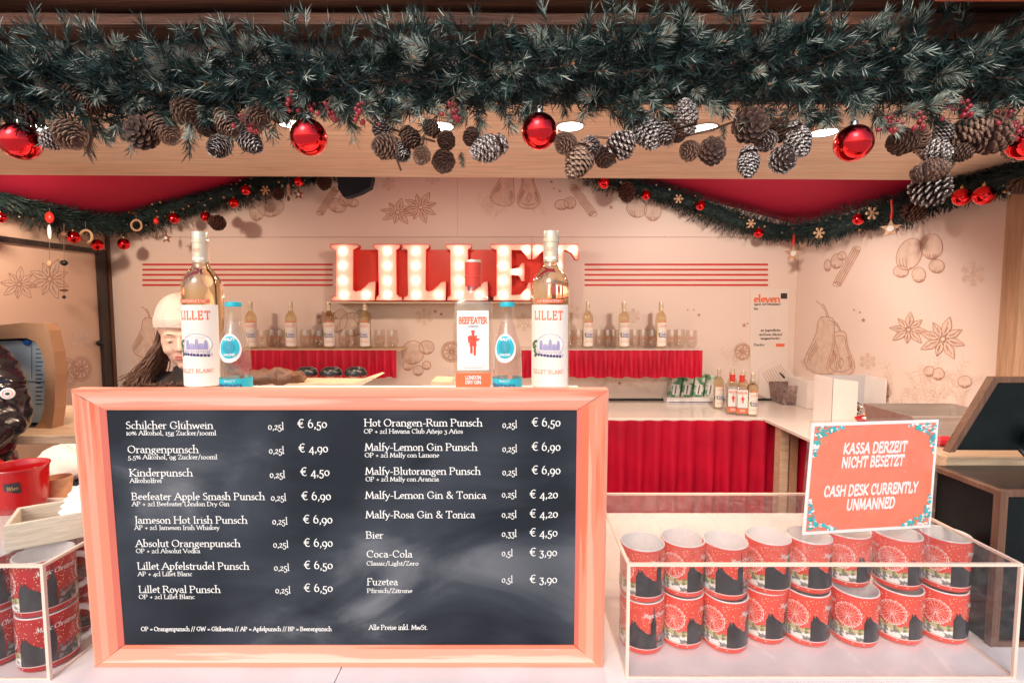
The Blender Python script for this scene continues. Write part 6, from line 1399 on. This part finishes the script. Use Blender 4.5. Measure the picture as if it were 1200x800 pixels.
def hand(parts, w_, dirv, side, s_=1):
    w_ = Vector(w_); d = Vector(dirv).normalized(); n_ = Vector((0, 0, -1)); n_ = (n_-d*n_.dot(d)).normalized(); sd_ = d.cross(n_)*side
    parts.append(('c', w_+d*.02, w_+d*.075, .024, .026))
    for k, (off, ln) in enumerate(((-.027, .060), (-.009, .070), (.009, .066), (.026, .052))):
        b_ = w_+d*.085+sd_*off; k1 = b_+d*ln*.45+n_*.004; k2 = k1+d*ln*.30+n_*.014; k3 = k2+d*ln*.12+n_*.018; parts += [('c', b_, k1, .0095, .009), ('c', k1, k2, .009, .008), ('c', k2, k3, .008, .007)]
    t0_ = w_+d*.030-sd_*.026; t1_ = t0_+d*.028-sd_*.022; parts += [('c', t0_, t1_, .012, .010), ('c', t1_, t1_+d*.026-sd_*.004+n_*.006, .0098, .008)]
def head(parent, loc, yaw, pitch, roll=0, s_=1):
    h = bpy.data.objects.new('head_pivot', None); T = Matrix.Translation(loc) @ Euler((pitch, roll, yaw)).to_matrix().to_4x4() @ Matrix.Scale(s_, 4)
    parts = [('e', (0, .018, .045), (.074, .092, .080)), ('e', (0, -.012, -.010), (.064, .078, .075)), ('e', (0, -.030, -.055), (.050, .055, .045)), ('e', (0, -.066, -.092), (.021, .019, .016)),
        ('e', (-.034, -.058, -.028), (.026, .024, .026)), ('e', (.034, -.058, -.028), (.026, .024, .026)), ('c', (0, -.084, .012), (0, -.102, -.026), .0075, .0105), ('e', (-.0105, -.094, -.031), (.0075, .009, .0065)), ('e', (.0105, -.094, -.031), (.0075, .009, .0065)),
        ('c', (-.040, -.070, .024), (-.012, -.084, .025), .0095, .009), ('c', (.040, -.070, .024), (.012, -.084, .025), .0095, .009), ('e', (0, -.072, -.060), (.024, .018, .020)),
        ('e', (-.074, .012, -.010), (.007, .017, .028)), ('e', (.074, .012, -.010), (.007, .017, .028)), ('c', (0, .02, -.05), (0, .035, -.155), .052, .054)]
    parts = [(p_[0], T @ Vector(p_[1]), tuple(s_*v for v in p_[2])) if p_[0] == 'e' else ('c', T @ Vector(p_[1]), T @ Vector(p_[2]), p_[3]*s_, p_[4]*s_) for p_ in parts]
    # ellipsoids are axis aligned; small rotations keep them close enough except for the skull, drawn rotated below
    m = MB(); o = blob('head', parts, .0052, 'skin', parent, 5)
    bpy.data.objects.remove(h)
    for sx in (-1, 1):
        m = MB(); m.ball((sx*.030, -.0770, .0050), (.0140, .0105, .0078), 'skin', 14, 8, T); m.ball((sx*.030, -.0800, -.0005), (.0110, .0062, .0032), 'eye_white', 12, 8, T); m.ball((sx*.030+.001, -.0852, -.0010), (.0046, .0016, .0026), 'ink', 10, 6, T); m.build('eye', parent=parent)
    for sx in (-1, 1):
        m = MB(); m.tube([T @ Vector((sx*.018+k*sx*.0058, -.0885+.0010*k*k, -.0005+.0016*math.sin(math.pi*k/4)-.0008*k)) for k in range(5)], .0011, 5, 'ink'); m.build('eyelash', parent=parent); m = MB(); m.tube([T @ Vector((sx*.014+k*sx*.0075, -.0965+.0018*k*k, .0235+.004*math.sin(math.pi*(k+.6)/5))) for k in range(5)], [.0016, .002, .002, .0016, .0008], 5, 'hair'); m.build('eyebrow', parent=parent)
    m = MB(); m.tube([T @ Vector((-.022+.0055*k, -.0925+.00045*(k-4)**2, -.0555+.0022*math.sin(math.pi*k/4)**2*(1 if k != 4 else .3))) for k in range(9)], [.001, .003, .004, .0042, .0036, .0042, .004, .003, .001], 8, 'lips')
    m.tube([T @ Vector((-.020+.005*k, -.0915+.0005*(k-4)**2, -.0625-.001*math.sin(math.pi*k/8))) for k in range(9)], [.001, .0032, .0044, .0050, .0052, .0050, .0044, .0032, .001], 8, 'lips'); m.build('mouth', parent=parent)
    return T
# the woman behind the bottles
wc = atY(213, 398, 2.0); wx, wy, wz = wc
pw = thing('person', 'woman in pink knitted hat and dark fur collar looking down behind the left aperitif bottle', 'person', (wx, wy+.03, 0))
hp = (0, -.02, wz+.010)
T = head(pw, hp, R(24), R(7), R(-4), 1.06)
hatp = MB(); seg = 36; vs = []; rgs = 18
for i in range(rgs+1):
    t = math.pi*.56*i/rgs
    for k in range(seg):
        a = 2*math.pi*k/seg; rb = 1+.012*math.cos(a*18)+(.012 if i > rgs-4 else 0)
        fold = .0035 if i > rgs-5 else 0; vs.append(((.084*rb+fold)*math.sin(t)**.85*math.cos(a) if i else 0, .020+(.103*rb+fold)*(math.sin(t)**.85 if i else 0)*math.sin(a), .056+.103*math.cos(t)+.004*math.sin(a*2)+(.012 if math.sin(a) < 0 else 0)*abs(math.sin(a))*(i/rgs)**3))
hatp.add(vs, [(i*seg+k, (i+1)*seg+k, (i+1)*seg+(k+1) % seg, i*seg+(k+1) % seg) for i in range(rgs) for k in range(seg)], 'pink_wool', T); hat = hatp.build('knitted_hat', parent=pw)
bz = wz-1.43
parts = [('e', (0, .04, .88+bz), (.17, .12, .16)), ('e', (0, .03, 1.10+bz), (.165, .12, .17)), ('c', (-.15, .03, 1.235+bz), (.15, .03, 1.235+bz), .065, .065), ('c', (0, .02, 1.25+bz), (0, .01, 1.30+bz), .075, .06), ('e', (0, .05, .75+bz), (.18, .13, .15))]
for sx in (-1, 1): parts += [('c', (sx*.19, .03, 1.22+bz), (sx*.24, .0, .98+bz), .062, .050), ('c', (sx*.24, .0, .98+bz), (sx*.15, -.2, .93+bz), .050, .038), ('c', (sx*.085, .05, .78+bz), (sx*.09, .03, .46+bz*.4), .095, .065), ('c', (sx*.09, .03, .46+bz*.4), (sx*.09, .06, .09), .062, .045), ('c', (sx*.09, .07, .05), (sx*.095, -.07, .045), .045, .038)]
blob('dark_coat', parts, .014, 'dark_coat', pw, 4)
for sx in (-1, 1): hpz = []; hand(hpz, (sx*.15, -.22, .925+bz), (-sx*.35, -1, -.1), sx); blob('hand', hpz, .005, 'skin', pw, 1)
rg = random.Random(2)
m = MB()
for i in range(620):
    sx = -1 if rg.random() < .55 else 1; a = rg.uniform(-.45, 1.35); p0 = T @ Vector((sx*.073*math.cos(a*.8), .02+.085*math.sin(a), rg.uniform(-.01, .035)))
    w2 = rg.uniform(.3, 1); zb = hp[2]-rg.uniform(.15, .23); e = Vector((hp[0]+sx*(.085+.125*w2), hp[1]+rg.uniform(-.09, .07), zb)); c1 = p0+Vector((sx*.012, 0, -.07)); pts = []
    for k in range(8): t = k/7; q = p0*(1-t)**2+c1*2*t*(1-t)+e*t*t; pts.append(q+Vector((.006*math.sin(t*9+i), .006*math.cos(t*8+i), 0)))
    m.tube(pts, [.0024*(1-.6*abs(k/7-.4)) for k in range(8)], 4, 'hair')
m.build('long_hair', parent=pw)
m = MB(); vs = []; fs = []
for i in range(5200):
    a = rg.uniform(0, 6.28); b_ = rg.uniform(-1, 1); c_ = Vector((.19*math.cos(a), .02+.12*math.sin(a), hp[2]-.215+.040*b_)); d = Vector((math.cos(a)+rg.uniform(-.5, .5), math.sin(a)+rg.uniform(-.5, .5), rg.uniform(-.9, .6))).normalized(); needle_q(vs, fs, c_-d*.02, d, rg.uniform(.035, .06), .004, rg)
m.add(vs, fs, 'fur'); m.build('fur_collar', parent=pw, smooth=False)
# person in a black down jacket at the left edge
pp = thing('person', 'person in shiny black quilted down jacket over red clothing, cut by the left picture edge', 'person', (-1.77, 1.52, 0))
from mathutils import noise
def quilt(name, pts, rad, mt, n=48, per=.075, amp=.10, steps=120):
    P = [Vector(p) for p in pts]; L_ = [0]
    for a, b_ in zip(P, P[1:]): L_.append(L_[-1]+(b_-a).length)
    out = []; rr = []
    for i in range(steps+1):
        s_ = L_[-1]*i/steps; j = max(k for k in range(len(P)-1) if L_[k] <= s_+1e-9); t = (s_-L_[j])/(L_[j+1]-L_[j]); out.append(P[j].lerp(P[j+1], t)); r_ = rad[j]+(rad[j+1]-rad[j])*t
        rr.append(r_*(1-amp+amp*abs(math.sin(math.pi*s_/per))**.5)*(min(1, .25+6*i/steps)))
    for _ in range(3): out = [out[0]]+[(out[k-1]+out[k]*2+out[k+1])/4 for k in range(1, len(out)-1)]+[out[-1]]
    m = MB(); m.tube(out, rr, n, mt); 
    v2 = [] 
    for k, v in enumerate(m.v):
        V = Vector(v); v2.append(tuple(V+noise.noise_vector(V*12)*.016+noise.noise_vector(Vector((V.x*30, V.y*30, V.z*55)))*.005))
    m.v = v2; o = m.build(name, parent=pp); return o
m = quilt('jacket_body', [(0, 0, 1.53), (0, 0, 1.45), (0, .0, 1.30), (0, 0, 1.12)], [.09, .20, .215, .20], 'puffer')
O2 = Vector(pp.location)
quilt('sleeve', [atY(-62, 392, 1.46)-O2, atY(-34, 420, 1.44)-O2, atY(-10, 455, 1.42)-O2, atY(-2, 484, 1.40)-O2, atY(-30, 505, 1.33)-O2, atY(-90, 515, 1.27)-O2], [.066, .076, .080, .082, .070, .052], 'puffer', per=.05, amp=.10)
quilt('sleeve', [(-.12, -.01, 1.515), (-.22, -.03, 1.40), (-.26, -.05, 1.24), (-.16, -.17, 1.12), (-.05, -.26, 1.11)], [.085, .090, .08, .07, .055], 'puffer')
parts = [('e', (0, 0, 1.02), (.20, .14, .17)), ('e', (0, 0, 1.15), (.19, .13, .12)), ('c', (.09, .01, 1.14), (.20, .0, 1.10), .06, .05)]
blob('red_shirt', parts, .014, 'red_fabric', pp, 3)
parts = [('e', (0, .01, .92), (.18, .13, .13))]
for sx in (-1, 1): parts += [('c', (sx*.09, .0, .90), (sx*.10, -.01, .50), .10, .07), ('c', (sx*.10, -.01, .50), (sx*.10, .03, .10), .068, .05), ('c', (sx*.10, .05, .05), (sx*.105, -.10, .045), .05, .042)]
blob('trousers', parts, .014, 'jean', pp, 3)
hpz = []; hand(hpz, atY(-85, 514, 1.27)-O2, (-.8, -.6, -.1), 1); blob('hand', hpz, .005, 'skin', pp, 1)
hpz = []; hand(hpz, (-.06, -.28, 1.11), (.4, -.9, -.1), -1); blob('hand', hpz, .005, 'skin', pp, 1)
head(pp, (0, -.03, 1.70), R(10), R(10), 0, 1.0)
m = MB(); m.ball((0, .0, 1.735), (.09, .105, .10), 'black_cloth', 24, 14, Matrix.Translation((0, .025, 0))); m.build('dark_hair', parent=pp)
m = MB(); m.tube([(.11*math.cos(R(a)), .01+.10*math.sin(R(a)), 1.525) for a in range(0, 361, 20)], .028, 10, 'puffer'); m.build('jacket_collar', parent=pp)
q = Vector((.205, -.142, 1.36)); q = atY(9, 461, 1.335)-Vector((-1.77, 1.52, 0)); m = MB(); T2 = Matrix.Translation(q) @ Matrix.Rotation(R(38), 4, 'Z') @ Matrix.Rotation(R(90), 4, 'X'); m.lathe([(.0005, .004), (.013, .004), (.015, 0)], 24, 'paper_white', T2); m.lathe([(.009, .0048), (.0102, .0048)], 24, 'orange_print', T2); m.ball((0, 0, .005), (.005, .004, .001), 'ink', 8, 5, T2); m.build('sleeve_badge', parent=pp)
